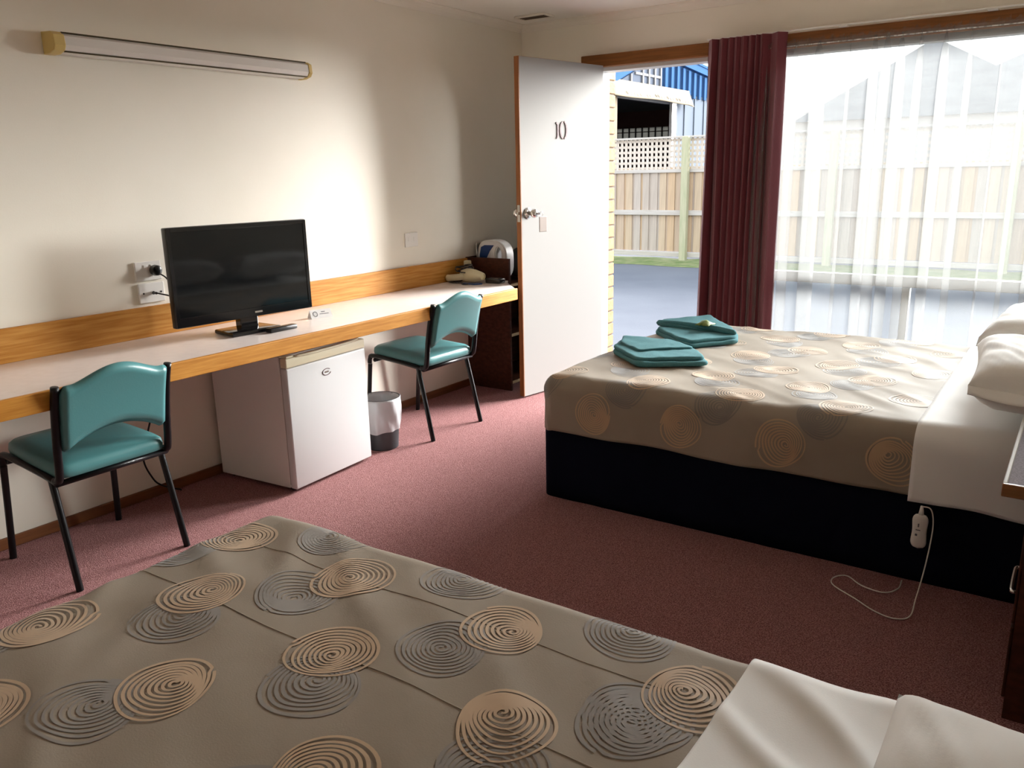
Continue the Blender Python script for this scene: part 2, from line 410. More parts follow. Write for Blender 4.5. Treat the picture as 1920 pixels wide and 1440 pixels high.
# key with tag hanging from the knob
KT = thing('key_tag', 'tan rectangular key tag hanging from the door knob', 'key tag', (HX, HY, 0.01), DA)
obj('key', box(new(), kx-0.028, kx-0.002, 0.0745, 0.0775, kz-0.008, kz+0.006, 0.001, 1), 'chrome', KT, local=True)
ring = [(kx-0.028-0.012+0.014*math.cos(a), 0.076, kz-0.006+0.014*math.sin(a)) for a in [2*math.pi*i/20 for i in range(21)]]
obj('split_ring', tube(new(), ring, 0.0013, 6), 'chrome', KT, True, local=True)
obj('tag_plate', box(new(), kx-0.088, kx-0.022, 0.072, 0.077, kz-0.112, kz-0.020, 0.003, 2), 'tag_tan', KT, local=True)

# ------------------------------------------------------------------ desk along the left wall
DZ, DX = 0.725, 0.600
D = thing('desk', 'long wall-mounted desk with pale laminate top and orange oak edge', 'desk', (0.3, 2.4, 0.0))
bm = new()
prism(bm, [(0.001, 0.5, DZ-0.022), (DX-0.02, 0.5, DZ-0.022), (DX-0.02, 4.02, DZ-0.022), (0.395, 4.21, DZ-0.022), (0.34, 4.296, DZ-0.022), (0.001, 4.296, DZ-0.022)], (0, 0, 0.022))
obj('desktop', bm, 'laminate', D)
bm = new(); box(bm, DX-0.02, DX, 0.5, 4.02, DZ-0.066, DZ+0.001, 0.003, 2)
obj('front_edge', bm, 'oak_edge', D)
bm = new(); box(bm, 0.001, 0.02, 0.5, 4.296, DZ, 0.857, 0.003, 2)
obj('upstand', bm, 'oak', D)
obj('wall_batten', box(new(), 0.001, 0.022, 0.5, 4.296, DZ-0.066, DZ-0.022), 'skirting_timber', D)
for by in (0.9, 2.05, 2.98):
    bm = new(); box(bm, 0.001, 0.006, by-0.014, by+0.014, DZ-0.30, DZ-0.066)
    br = obj('bracket', bm, 'bracket_cream', D)
    obj('bracket_arm', box(new(), 0.006, 0.36, by-0.014, by+0.014, DZ-0.030, DZ-0.022), 'bracket_cream', br)
    obj('bracket_brace', tube(new(), [(0.008, by, DZ-0.28), (0.10, by, DZ-0.17), (0.30, by, DZ-0.034)], 0.008, 6), 'bracket_cream', br)

# shelf unit at the end of the desk, in the corner behind the door
S = thing('shelf_unit', 'dark stained shelf unit standing in the corner behind the door', 'shelf unit', (0.17, 4.62, 0))
obj('side_panel', box(new(), 0.001, 0.345, 4.298, 4.316, 0, 0.862), 'dark_timber', S)
obj('side_panel', box(new(), 0.001, 0.345, 4.93, 4.948, 0, 0.862), 'dark_timber', S)
obj('back_panel', box(new(), 0.001, 0.008, 4.316, 4.93, 0.0, 0.862), 'dark_timber', S)
for z in (0.06, 0.375, 0.700):
    s = obj('shelf', box(new(), 0.008, 0.335, 4.316, 4.93, z-0.016, z), 'dark_timber', S)
    obj('shelf_edge', box(new(), 0.335, 0.345, 4.316, 4.93, z-0.016, z), 'shelf_edge', s)

# ------------------------------------------------------------------ fluorescent batten light
L = thing('wall_light', 'long unlit fluorescent wall light with yellowed end caps', 'light', (0.04, 2.4, 1.86))
prof = [(0.001, 1.938), (0.060, 1.934), (0.082, 1.922), (0.086, 1.890), (0.074, 1.872), (0.040, 1.862), (0.001, 1.862)]
def extr_y(prof, a, b, grow=0.0):
    cx, cz = 0.03, 1.90
    return prism(new(), [((x if x < 0.01 else x+grow), a, z+(grow if z > cz else -grow)) for x, z in prof], (0, b-a, 0))
obj('diffuser', extr_y(prof, 1.79, 2.99), 'diffuser', L)
for a, b in ((1.745, 1.79), (2.99, 3.012)):
    obj('end_cap', prism(new(), [((x if x < 0.01 else x+0.003), a, z+(0.003 if z > 1.9 else -0.003)) for x, z in prof], (0, b-a, 0), 0.004, 2), 'cap_plastic', L)
obj('trim_strip', box(new(), 0.056, 0.066, 1.79, 2.99, 1.9335, 1.9385), 'bronze_strip', L)
obj('trim_strip', box(new(), 0.064, 0.072, 1.79, 2.99, 1.8655, 1.8700), 'bronze_strip', L)

# ------------------------------------------------------------------ outlets
def plate(name, label, cat, y0, y1, z0, z1, group=None):
    t = thing(name, label, cat, (0.0, (y0+y1)/2, z0), group=group)
    obj('plate', box(new(), 0.0005, 0.011, y0, y1, z0, z1, 0.003, 2), 'white_plastic', t)
    return t
P1 = plate('power_outlet', 'white power outlet with black plug beside the television', 'outlet', 1.990, 2.112, 0.968, 1.050)
obj('rocker', box(new(), 0.011, 0.014, 2.03, 2.042, 1.022, 1.036, 0.001, 1), 'white_plastic', P1)
obj('rocker', box(new(), 0.011, 0.014, 2.062, 2.074, 1.022, 1.036, 0.001, 1), 'white_plastic', P1)
P2 = plate('aerial_outlet', 'white aerial outlet plate below the power outlet', 'outlet', 1.994, 2.116, 0.872, 0.957)
for yy in (2.015, 2.098):
    obj('screw_cap', lathe(new(), [(0.004, 0.0), (0.004, 0.002)], 10, 'X', (0.011, yy, 0.914)), 'black_plastic', P2)
obj('socket', lathe(new(), [(0.008, 0.0), (0.008, 0.012), (0.004, 0.012)], 12, 'X', (0.011, 2.055, 0.914)), 'chrome', P2)
P3 = plate('light_switch', 'white wall plate with two rockers above the desk end', 'switch', 3.715, 3.826, 0.972, 1.054)
for yy in (3.735, 3.785):
    obj('rocker', box(new(), 0.011, 0.014, yy, yy+0.02, 1.005, 1.03, 0.001, 1), 'white_plastic', P3)

# plug and leads of the television
PL = thing('power_plug', 'round black plug and lead in the outlet beside the television', 'plug', (0.014, 2.075, 1.0))
obj('plug_body', lathe(new(), [(0.022, 0.0), (0.024, 0.008), (0.022, 0.028), (0.014, 0.034)], 20, 'X', (0.0145, 2.075, 1.010)), 'black_plastic', PL, 40)
obj('lead', tube(new(), curve_pts([(0.036, 2.082, 0.998), (0.05, 2.11, 0.97), (0.055, 2.13, 0.91), (0.06, 2.125, 0.86), (0.07, 2.15, 0.80), (0.12, 2.22, 0.76), (0.20, 2.30, 0.80)]), 0.0032, 8), 'black_plastic', PL, True)
AL = thing('aerial_lead', 'thin black aerial lead running behind the television', 'lead', (0.03, 2.06, 0.9))
obj('aerial_plug', lathe(new(), [(0.006, 0.0), (0.006, 0.022), (0.003, 0.026)], 12, 'X', (0.0235, 2.055, 0.914)), 'black_plastic', AL)
obj('lead', tube(new(), curve_pts([(0.048, 2.055, 0.914), (0.07, 2.08, 0.905), (0.11, 2.15, 0.88), (0.20, 2.28, 0.86)]), 0.0032, 8), 'black_plastic', AL, True)
tag(obj('power_lead', tube(new(), curve_pts([(0.03, 2.0, 0.66), (0.035, 1.99, 0.55), (0.04, 1.97, 0.42), (0.045, 1.93, 0.32), (0.03, 1.90, 0.20), (0.03, 1.93, 0.10), (0.035, 1.97, 0.05), (0.05, 2.05, 0.006)]), 0.004, 8), 'black_plastic', None, True),
    'black lead hanging down the wall under the desk', 'lead')

# ------------------------------------------------------------------ television
TVr = thing('television', 'black flat television on a stand on the desk', 'television', (0.300, 2.3207, DZ), R(85.13))
# local: x along the screen (viewer's left to right), -y towards the room
tw, th, zc = 0.689, 0.414, 0.9938-DZ
bm = new(); box(bm, -tw/2, tw/2, -0.012, 0.022, zc-th/2, zc+th/2, 0.006, 2)
obj('housing', bm, 'black_plastic', TVr, 40, local=True)
bm = new(); box(bm, -tw/2+0.06, tw/2-0.06, 0.022, 0.062, zc-th/2+0.05, zc+th/2-0.06, 0.02, 2)
obj('rear_bulge', bm, 'black_plastic', TVr, 40, local=True)
sw_, sh0, sh1 = tw/2-0.020, zc-th/2+0.042, zc+th/2-0.020
obj('screen', box(new(), -sw_, sw_, -0.0128, -0.0115, sh0, sh1), 'screen', TVr, local=True)
bm = new()
for a, b, c, d in ((-tw/2+0.003, -sw_, zc-th/2+0.003, zc+th/2-0.003), (sw_, tw/2-0.003, zc-th/2+0.003, zc+th/2-0.003), (-sw_, sw_, sh1, zc+th/2-0.003), (-sw_, sw_, zc-th/2+0.003, sh0)):
    box(bm, a, b, -0.0155, -0.0115, c, d, 0.001, 1)
obj('bezel', bm, 'black_gloss', TVr, local=True)
obj('badge', box(new(), 0.03, 0.068, -0.0162, -0.0155, sh0-0.024, sh0-0.016), 'chrome', TVr, local=True)
obj('neck', box(new(), -0.045, 0.045, -0.012, 0.03, 0.018, zc-th/2+0.03, 0.004, 2), 'black_gloss', TVr, local=True)
bm = new()
pts = [(-0.135, -0.085), (-0.123, 0.075), (0.100, 0.075), (0.112, -0.085)]
prism(bm, [(x, y, 0.0) for x, y in pts], (0, 0, 0.020), 0.006, 2)
obj('stand_base', bm, 'black_gloss', TVr, 40, local=True)
# black remote-like box lying by the stand
tag(obj('remote_control', box(new(), 0.400, 0.440, 2.33, 2.48, DZ+0.0005, DZ+0.020, 0.005, 2), 'black_plastic', None, 40), 'slim black remote control lying in front of the television stand', 'remote')
# small tent card
TC = thing('tent_card', 'small white folded card on the desk beside the television', 'card', (0.31, 2.735, DZ), R(73))
bm = new()
prism(bm, [(-0.055, -0.024, 0.0005), (-0.055, 0.0, 0.040), (-0.055, 0.024, 0.0005), (-0.055, 0.022, 0.0005), (-0.055, 0.0, 0.037), (-0.055, -0.022, 0.0005)], (0.110, 0, 0))
obj('card', bm, 'paper_card', TC, local=True)
def on_card(u0, u1, t0, t1):
    def P(u, t): return (u, -0.024+0.024*t-0.0006, 0.0005+0.0395*t+0.0004)
    b = new(); b.faces.new([b.verts.new(P(*q)) for q in ((u0, t0), (u1, t0), (u1, t1), (u0, t1))]); return b
bm = new()
for a in range(14):
    a0 = 2*math.pi*a/14; a1 = 2*math.pi*(a+1)/14
    q = [(-0.030+0.012*s*math.cos(t)*1.0, 0.5+0.30*s*math.sin(t)) for t, s in ((a0, 1), (a1, 1), (a1, 0.75), (a0, 0.75))]
    bm.faces.new([bm.verts.new((u, -0.024+0.024*t-0.0008, 0.0005+0.0395*t+0.0004)) for u, t in q])
obj('emblem', bm, 'ink', TC, local=True)
for (u0, u1, t0, t1) in ((0.002, 0.022, 0.66, 0.74), (-0.008, 0.040, 0.44, 0.50)):
    obj('print_line', on_card(u0, u1, t0, t1), 'ink', TC, local=True)

# ------------------------------------------------------------------ chairs
def make_chair(label):
    t = thing('dining_chair', label, 'chair', (0, 0, 0), group='teal vinyl chairs at the desk')
    hw = 0.205
    # seat cushion
    def seat_fn(u, v):
        a = 2*math.pi*u
        # superellipse plan
        ca, sa = math.cos(a), math.sin(a)
        ex = 0.17 if ca > 0 else 0.26
        px = 0.210*math.copysign(abs(ca)**ex, ca); py = 0.205*math.copysign(abs(sa)**ex, sa)
        prof = [(0.0, -0.0), (0.90, 0.0), (0.985, 0.008), (1.0, 0.028), (0.985, 0.046), (0.93, 0.057), (0.7, 0.064), (0.35, 0.066), (0.0, 0.066)]
        i = min(int(v*(len(prof)-1)+1e-6), len(prof)-1)
        s, h = prof[i]
        x = px*s - 0.0
        return Vector((x, py*s*(1.0 - 0.05*(x < 0)*(-x/0.205)), 0.405 + h - 0.012*(x/0.205)))
    bm = new(); grid(bm, 64, 9, seat_fn, close_u=True); bmesh.ops.remove_doubles(bm, verts=bm.verts, dist=1e-5)
    obj('seat', bm, 'teal_vinyl', t, True, local=True)
    # side rails + front legs + rear legs
    for s in (-1, 1):
        y = s*hw
        rail = curve_pts([(-0.203, y, 0.380), (-0.197, y, 0.408), (-0.170, y, 0.424), (0.0, y, 0.412), (0.15, y, 0.395), (0.195, y, 0.385)], 5)
        obj('side_rail', tube(new(), rail, 0.0125, 10), 'black_frame', t, True, local=True)
        obj('leg', tube(new(), [(-0.200, y, 0.376), (-0.212, y+s*0.003, 0.25), (-0.238, y+s*0.008, 0.0)], 0.0125, 10), 'black_frame', t, 40, local=True)
        obj('leg', tube(new(), [(0.152, y, 0.392), (0.186, y+s*0.003, 0.25), (0.242, y+s*0.008, 0.0)], 0.0125, 10), 'black_frame', t, 40, local=True)
        post = curve_pts([(0.175, y, 0.393), (0.203, y, 0.400), (0.215, y, 0.43), (0.232, y, 0.55), (0.254, y, 0.66), (0.277, y, 0.738)], 5)
        obj('back_post', tube(new(), post, 0.0140, 10), 'black_frame', t, True, local=True)
    for x, z in ((0.195, 0.386), (-0.165, 0.400)):
        obj('cross_rail', tube(new(), [(x, -hw, z), (x, hw, z)], 0.011, 10), 'black_frame', t, True, local=True)
    # backrest pad: outline with crest and arched lower edge, curved in plan
    nu, nv = 33, 13
    def edge(u):
        top = 0.740 + 0.046*max(0.0, math.cos((u-0.5)*math.pi*1.25))**1.3
        bot = 0.500 + 0.056*max(0.0, math.cos((u-0.5)*math.pi*1.15))**0.8
        return bot, top
    def pad(side):
        def fn(u, v):
            bot, top = edge(u)
            y = (u-0.5)*2*(hw-0.010)
            e = min(1.0, min(u, 1-u)/0.045); e2 = min(1.0, min(v, 1-v)/0.10)
            th = 0.022*(math.sqrt(max(0, 1-(1-e)**2))*math.sqrt(max(0, 1-(1-e2)**2)))
            shrink = 0.012*(1-math.sqrt(max(0, 1-(1-e)**2)))
            z = bot+shrink + (top-bot-2*shrink)*v
            xc = 0.205 + (z-0.40)*0.225 + 0.018*(4*(u-0.5)**2) - 0.020 + (0.0 if z < 0.6 else (z-0.6)**2*0.5)
            xc = xc + 0.018*(1-4*(u-0.5)**2)
            return Vector((xc + side*th, y, z))
        return fn
    bm = new(); grid(bm, nu, nv, pad(1)); grid(bm, nu, nv, pad(-1))
    bmesh.ops.remove_doubles(bm, verts=bm.verts, dist=2e-4)
    obj('backrest', bm, 'teal_vinyl', t, True, local=True)
    return t
ch = make_chair('teal vinyl chair tucked under the desk in front of the television end nearest the viewer')
ch['label'] = 'teal vinyl chair at the desk, nearer to the foot of the patterned bed in front'
ch.location = (0.350, 1.495, 0)
c2 = copy_tree(ch); c2['label'] = 'teal vinyl chair at the desk between the bin and the open door'
c2.location = (0.338, 3.432, 0)

# ------------------------------------------------------------------ bar fridge under the desk
FR = thing('bar_fridge', 'white bar fridge standing under the desk', 'fridge', (0.536, 2.314, 0), R(90-(-3.7)))
# local: x along the front (towards the window), y = depth into the wall (positive = towards wall)
fw, fd, fh = 0.518, 0.50, 0.628
obj('cabinet', box(new(), 0.004, fw-0.004, 0.048, fd, 0.014, fh-0.004, 0.004, 2), 'fridge_side', FR, local=True)
obj('gasket', box(new(), 0.008, fw-0.008, 0.038, 0.048, 0.03, fh-0.03), 'gasket', FR, local=True)
dr = obj('fridge_door', box(new(), 0, fw, 0.0, 0.038, 0.016, fh-0.052, 0.006, 3), 'white_enamel', FR, 40, local=True)
bm = new(); box(bm, 0, fw, 0.0, 0.038, fh-0.050, fh-0.006, 0.006, 3)
obj('door_cap', bm, 'cream_plastic', dr, 40, local=True)
bm = new()
hd = curve_pts([(0.06, 0.006, fh-0.006), (0.16, -0.010, fh-0.004), (0.30, -0.012, fh-0.003), (0.42, -0.006, fh-0.002), (0.48, 0.010, fh+0.002), (0.495, 0.03, fh+0.004)], 6)
obj('handle_lip', tube(new(), hd, 0.006, 8), 'cream_plastic', dr, True, local=True)
bm = new()
arc = [(0.245+0.027*math.cos(a), -0.0012, 0.515+0.015*math.sin(a)) for a in [R(40+300*i/30) for i in range(31)]]
tube(bm, arc, 0.0017, 6)
obj('badge', bm, 'number_maroon', dr, True, local=True)
obj('badge_mark', box(new(), 0.232, 0.258, -0.0022, -0.0002, 0.511, 0.519, 0.001, 1), 'tag_tan', dr, local=True)
for x in (0.03, fw-0.05):
    for y in (0.06, fd-0.05):
        obj('foot', lathe(new(), [(0.014, 0.0), (0.014, 0.014)], 12, 'Z', (x+0.01, y, 0)), 'black_plastic', FR, local=True)
obj('hinge', box(new(), 0.01, 0.05, 0.004, 0.05, fh-0.005, fh+0.003, 0.001, 1), 'cream_plastic', FR, local=True)

# ------------------------------------------------------------------ waste bin with liner
B = thing('waste_bin', 'small grey waste bin with white plastic liner beside the fridge', 'bin', (0.408, 3.012, 0))
prof = [(0.078, 0.0), (0.082, 0.004), (0.100, 0.27), (0.103, 0.275), (0.100, 0.275), (0.096, 0.27), (0.079, 0.008)]
obj('bucket', lathe(new(), prof, 32, 'Z', (0, 0, 0), True, True), 'bin_grey', B, 40, local=True)
def liner(u, v):
    a = 2*math.pi*u
    if v < 0.35:
        k = v/0.35; r = (0.079 + 0.013*k if k < 0.9 else 0.0907+0.09*(k-0.9)) ; z = 0.12 + 0.160*k
        r += 0.003*noise.noise((math.cos(a)*3, math.sin(a)*3, z*9))
    else:
        k = (v-0.35)/0.65; r = 0.1045 - 0.012*k + 0.006*math.sin(k*3.1); z = 0.280 - 0.180*k - 0.02*noise.noise((math.cos(a)*1.2, math.sin(a)*1.2, 3.0))*k
        r += 0.006*noise.noise((math.cos(a)*4+5, math.sin(a)*4, z*14)) + 0.002*math.sin(a*9+z*40)
    return Vector((r*math.cos(a), r*math.sin(a), z))
bm = new(); grid(bm, 64, 25, liner, close_u=True)
obj('bin_liner', bm, 'bin_liner', B, True, local=True)

# ------------------------------------------------------------------ maroon curtain
def curtain_mesh(x0, x1, xb0, xb1, y, z0, z1, pleats, amp, over, n, nz, seed, pinch=0.0, slant=0.0, warp=None):
    bm = new(); rnd = random.Random(seed)
    ph = [rnd.uniform(-0.5, 0.5) for _ in range(pleats+2)]; am = [rnd.uniform(0.65, 1.2) for _ in range(pleats+2)]
    def lerp_arr(arr, t):
        q = t*pleats; i = int(q); f = q-i; f = f*f*(3-2*f); return arr[min(i, pleats)]*(1-f)+arr[min(i+1, pleats+1)]*f
    def fn(u, v):
        z = z1+(z0-z1)*v
        xa = x0+(xb0-x0)*v; xe = x1+(xb1-x1)*v
        a = amp*lerp_arr(am, u)
        k = 1.0
        if pinch: k = 1.0 - pinch*math.exp(-((v-0.045)/0.05)**2)
        uw = warp(u) if warp else u
        th = 2*math.pi*pleats*uw + lerp_arr(ph, uw)*1.2 + 0.25*math.sin(3*v+u*9)
        if warp: a *= (0.55 if 0.24 < u < 0.74 else 0.9)
        drift = 0.010*noise.noise((u*6, v*1.5, seed))
        x = xa+(xe-xa)*u - over*lerp_arr(am, u)*math.sin(2*th)*k + drift
        yy = y + a*k*math.cos(th) + slant*v
        return Vector((x, yy, z))
    grid(bm, n, nz, fn); return bm
MC = thing('maroon_curtain', 'gathered maroon curtain hanging between doorway and window', 'curtain', (1.6, 4.88, 0.02))
bm = curtain_mesh(1.378, 1.835, 1.355, 1.835, 4.885, 0.02, 2.112, 9, 0.032, 0.006, 300, 40, 3, pinch=0.35, warp=lambda u: (u*0.75 if u < 0.24 else (0.18+(u-0.24)*1.34 if u < 0.74 else 0.85+(u-0.74)*0.577)))
o = obj('drape', bm, 'maroon_cloth', MC, True)
for i in range(4):
    x = 1.45+i*0.10
    obj('curtain_hook', tube(new(), [(x, 4.915, 2.085), (x, 4.925, 2.11), (x, 4.93, 2.122)], 0.002, 6), 'white_plastic', MC, True)

# curtain track above the timber head
TK = thing('curtain_track', 'thin white curtain track fixed along the timber head beam', 'curtain track', (2.5, 4.94, 2.11))
obj('track', box(new(), 1.36, XW-0.01, 4.928, 4.946, 2.116, 2.124, 0.001, 1), 'white_plastic', TK)
for x in (1.42, 2.10, 2.80, 3.45):
    obj('bracket', box(new(), x, x+0.045, 4.924, 5.0, 2.1095, 2.116, 0.001, 1), 'white_plastic', TK)

# ------------------------------------------------------------------ sheer curtain
SC_ = thing('sheer_curtain', 'white sheer curtain covering the whole window', 'sheer curtain', (2.6, 4.93, 0.05))
def sheer(nz, n, z0, z1, x0, x1, pleats, seed, y, amp, over):
    rnd = random.Random(seed)
    A = [rnd.uniform(0.35, 1.5) for _ in range(pleats+3)]; Pq = [rnd.uniform(-0.8, 0.8) for _ in range(pleats+3)]
    def la(arr, t):
        q = t*pleats; i = int(q); f = q-i; f = f*f*(3-2*f); return arr[min(i, pleats+1)]*(1-f)+arr[min(i+1, pleats+2)]*f
    def fn(u, v):
        z = z1+(z0-z1)*v
        th = 2*math.pi*pleats*u + la(Pq, u)*2.2
        gather = math.exp(-v/0.05)
        a = amp*la(A, u)*(0.35+0.65*min(1, v*4))
        x = x0+(x1-x0)*u - over*la(A, u)*math.sin(2*th)*(1-0.6*gather)
        yy = y + a*math.cos(th) + 0.010*gather*math.cos(2*math.pi*pleats*4*u+la(Pq, u)*5) + 0.006*noise.noise((u*20, v*3, seed))
        return Vector((x, yy, z))
    bm = new(); grid(bm, n, nz, fn); return bm
obj('voile', sheer(44, 420, 0.05, 2.052, 1.60, 3.56, 9, 11, 4.905, 0.030, 0.050), 'sheer_voile', SC_, True)
rnd = random.Random(5)
fr = [rnd.uniform(-1, 1) for _ in range(401)]
def frill(u, v):
    i = int(u*400); 
    return Vector((1.60+1.96*u+0.004*fr[i]*v, 4.905+0.014*math.sin(u*2*math.pi*70+2*fr[i]), 2.028+v*(0.036+0.010*fr[i]+0.006*math.sin(u*240))))
bm = new(); grid(bm, 401, 5, frill)
obj('heading_frill', bm, 'sheer_voile', SC_, True)
obj('wire', tube(new(), [(1.56, 4.906, 2.035), (3.60, 4.906, 2.035)], 0.003, 6), 'white_plastic', SC_, True)

# ------------------------------------------------------------------ beds
def n3(a, b, c): return noise.noise((a, b, c))
class Cover:
    """cloth laid over a box: (a,b) are cloth coordinates; drapes over foot and both sides"""
    def __init__(s, X0, Y0, Y1, top, r, off, seed, amp):
        s.X0, s.Y0, s.Y1, s.top, s.r, s.off, s.seed, s.amp = X0, Y0, Y1, top, r, off, seed, amp
    def base(s, a, b):
        r = s.r
        xi, y0, y1 = s.X0+r, s.Y0+r, s.Y1-r
        ca = max(a, xi); cb = min(max(b, y0), y1)
        da, db = a-ca, b-cb
        Lm = max(abs(da), abs(db))
        if Lm < 1e-9:
            return Vector((ca, cb, s.top)), Vector((0, 0, 1)), 0.0
        n = Vector((da, db, 0)).normalized()
        ro = r
        q = math.pi/2*ro
        if Lm < q:
            t = Lm/ro
            return Vector((ca, cb, s.top-ro*(1-math.cos(t)))) + n*ro*math.sin(t), (n*math.sin(t)+Vector((0, 0, math.cos(t)))), Lm
        return Vector((ca, cb, s.top-ro-(Lm-q))) + n*ro, n, Lm
    def pt(s, a, b, lift=0.0):
        p, n, Lm = s.base(a, b)
        k = s.amp; sd = s.seed
        d = k*(0.55*n3(a*2.2+sd, b*3.3, sd) + 0.40*n3(a*7+b*5, b*4-a*3+sd, 4.1) )
        # long diagonal creases
        c1 = n3(a*3.2+b*4.6+sd, (b*1.2-a*1.6), 9.0)
        d += k*1.0*math.exp(-(c1*4.2)**2)*max(0, n3(a*1.4, b*1.4, sd+3)+0.25)
        if Lm > s.r:
            f = min(1, (Lm-s.r)/0.15)
            d += f*0.010*n3(a*4+b*4, sd, 2.0) + f*0.006*n3(a*9+b*9, Lm*5, sd)
        return p + n*(d + s.off + lift) - Vector((0, 0, 0.022*n3(a*3.1+b*3.1, sd, 7.0)*max(0.0, min(1.0, (Lm-s.r*1.5)/0.2))))
    def sheet(s, a0, a1, b0, b1, na, nb):
        bm = new()
        grid(bm, na, nb, lambda u, v: s.pt(a0+(a1-a0)*u, b0+(b1-b0)*v)); return bm
def thicken(o, th):
    md = o.modifiers.new('solid', 'SOLIDIFY'); md.thickness = th; md.offset = -1.0
def swirl(cov, a0, b0, rad, seed, lift, squash=1.0):
    rnd = random.Random(seed); bm = new()
    rings = 9; seg = 46; wd = 0.0062
    ox, oy = rnd.uniform(-0.30, 0.30)*rad, rnd.uniform(-0.30, 0.30)*rad
    p1, p2 = rnd.uniform(0, 6.28), rnd.uniform(0, 6.28)
    prev = None
    N = rings*seg
    for i in range(N+1):
        t = i/seg                      # revolutions
        ang = 2*math.pi*t + p1
        q = (t/rings)
        rr = rad*(0.05+0.95*q)*(1+0.05*math.sin(2*ang+p2+3*q)+0.035*math.sin(3*ang-p1+5*q))
        if t > rings-1: rr = rad*(1+0.05*math.sin(2*ang+p2+3)+0.035*math.sin(3*ang-p1+5))*(0.955+0.045*(t-rings+1))
        cx, cy = ox*(1-q), oy*(1-q)
        ca, sa = math.cos(ang), math.sin(ang)
        w2 = wd*(0.6+0.5*abs(math.sin(ang*0.5+p2)))/2
        A = cov.pt(a0+cx+(rr-w2)*ca, b0+cy+(rr-w2)*sa, lift)
        Bq = cov.pt(a0+cx+(rr+w2)*ca, b0+cy+(rr+w2)*sa, lift)
        cur = (bm.verts.new(A), bm.verts.new(Bq))
        if prev: bm.faces.new((prev[0], prev[1], cur[1], cur[0]))
        prev = cur
    return bm
def swirls(cov, parent, tans, greys, rad, seed):
    for i, (a, b) in enumerate(greys):
        obj('embroidered_swirl', swirl(cov, a, b, rad*random.uniform(0.95, 1.05), seed+100+i, 0.0010), 'thread_grey', parent, True)
    for i, (a, b) in enumerate(tans):
        obj('embroidered_swirl', swirl(cov, a, b, rad*random.uniform(0.95, 1.05), seed+i, 0.0016), 'thread_tan', parent, True)
def base_mesh(X0, X1, Y0, Y1, z0, z1, seed):
    """valance-covered base: rounded box with shallow ripples"""
    bm = new(); r = 0.05; per = []
    cs = [(X0+r, Y0+r, math.pi, 1.5*math.pi), (X1-r, Y0+r, 1.5*math.pi, 2*math.pi), (X1-r, Y1-r, 0, 0.5*math.pi), (X0+r, Y1-r, 0.5*math.pi, math.pi)]
    for cx, cy, a0, a1 in cs:
        for k in range(7):
            a = a0+(a1-a0)*k/6; per.append((Vector((cx+r*math.cos(a), cy+r*math.sin(a), 0)), Vector((math.cos(a), math.sin(a), 0))))
    P = []
    for i in range(len(per)):
        p, n = per[i]; q, m = per[(i+1) % len(per)]
        k = max(1, int((q-p).length/0.05))
        for j in range(k): P.append((p.lerp(q, j/k), n.lerp(m, j/k).normalized()))
    rings = []
    for zi in range(7):
        t = zi/6; z = z0+(z1-z0)*t
        rings.append([bm.verts.new(p+n*((1-t)*0.006*n3(p.x*9, p.y*9, seed)) + Vector((0, 0, z))) for p, n in P])
    m = len(P)
    for i in range(6):
        for k in range(m): bm.faces.new((rings[i][k], rings[i][(k+1) % m], rings[i+1][(k+1) % m], rings[i+1][k]))
    bm.faces.new(rings[0][::-1]); bm.faces.new(rings[-1])
    return bm

# --- far bed (beside the window)
FX0, FX1, FY0, FY1, FT = 1.470, 3.56, 2.880, 4.430, 0.552
BB = thing('bed', 'bed with a navy fabric base beside the window', 'bed', (2.5, 3.65, 0))
obj('valance', base_mesh(FX0+0.012, FX1, FY0+0.012, FY1-0.012, 0.0, 0.325, 1), 'navy_valance', BB, True)
obj('mattress', box(new(), FX0+0.025, FX1, FY0+0.025, FY1-0.025, 0.326, FT-0.022, 0.05, 4), 'white_sheet', BB, 40)
fc = Cover(FX0, FY0, FY1, FT, 0.075, -0.004, 2.0, 0.010)
BS = thing('bedspread', 'taupe satin bedspread with embroidered swirls on the bed beside the window', 'bedspread', (2.2, 3.65, 0.3))
q = math.pi/2*0.075
drop = 0.245-0.075+q
a_foot = FX0+0.075-drop; b_n = FY0+0.075-drop; b_f = FY1-0.075+drop
o = obj('cover', fc.sheet(a_foot, 3.03, b_n, b_f, 150, 170), 'bedspread_cloth', BS, True); thicken(o, 0.006)
side_b = FY0+0.075-(q + (FT-0.075-0.415))
tans, greys = [], []
for r_ in range(0, 8):
    b = side_b + 0.225*r_
    for i in range(-1, 5):
        a = 1.745+0.385*i + (0.192 if r_ % 2 else 0)
        if a < FX0-0.08 or a > 2.96 or b > FY1+0.02: continue
        tans.append((a, b))
        if r_ > 0:
            sx_ = -0.055 if r_ % 2 else 0.05
            greys.append((a+sx_, b-0.10))
tans = [t for t in tans if t[0] < 2.93]; greys = [t for t in greys if t[0] < 2.93]
swirls(fc, BS, tans, greys, 0.088, 300)
fs = Cover(FX0, FY0, FY1, FT, 0.075, 0.006, 8.0, 0.007)
SH = thing('bed_sheet', 'white sheet folded back over the bed beside the window', 'sheet', (3.2, 3.65, 0.27))
drop2 = drop+0.012
o = obj('folded_top', fs.sheet(2.955, 3.555, FY0+0.075-drop2, FY1-0.075+drop2, 46, 150), 'white_sheet', SH, True); thicken(o, 0.007)

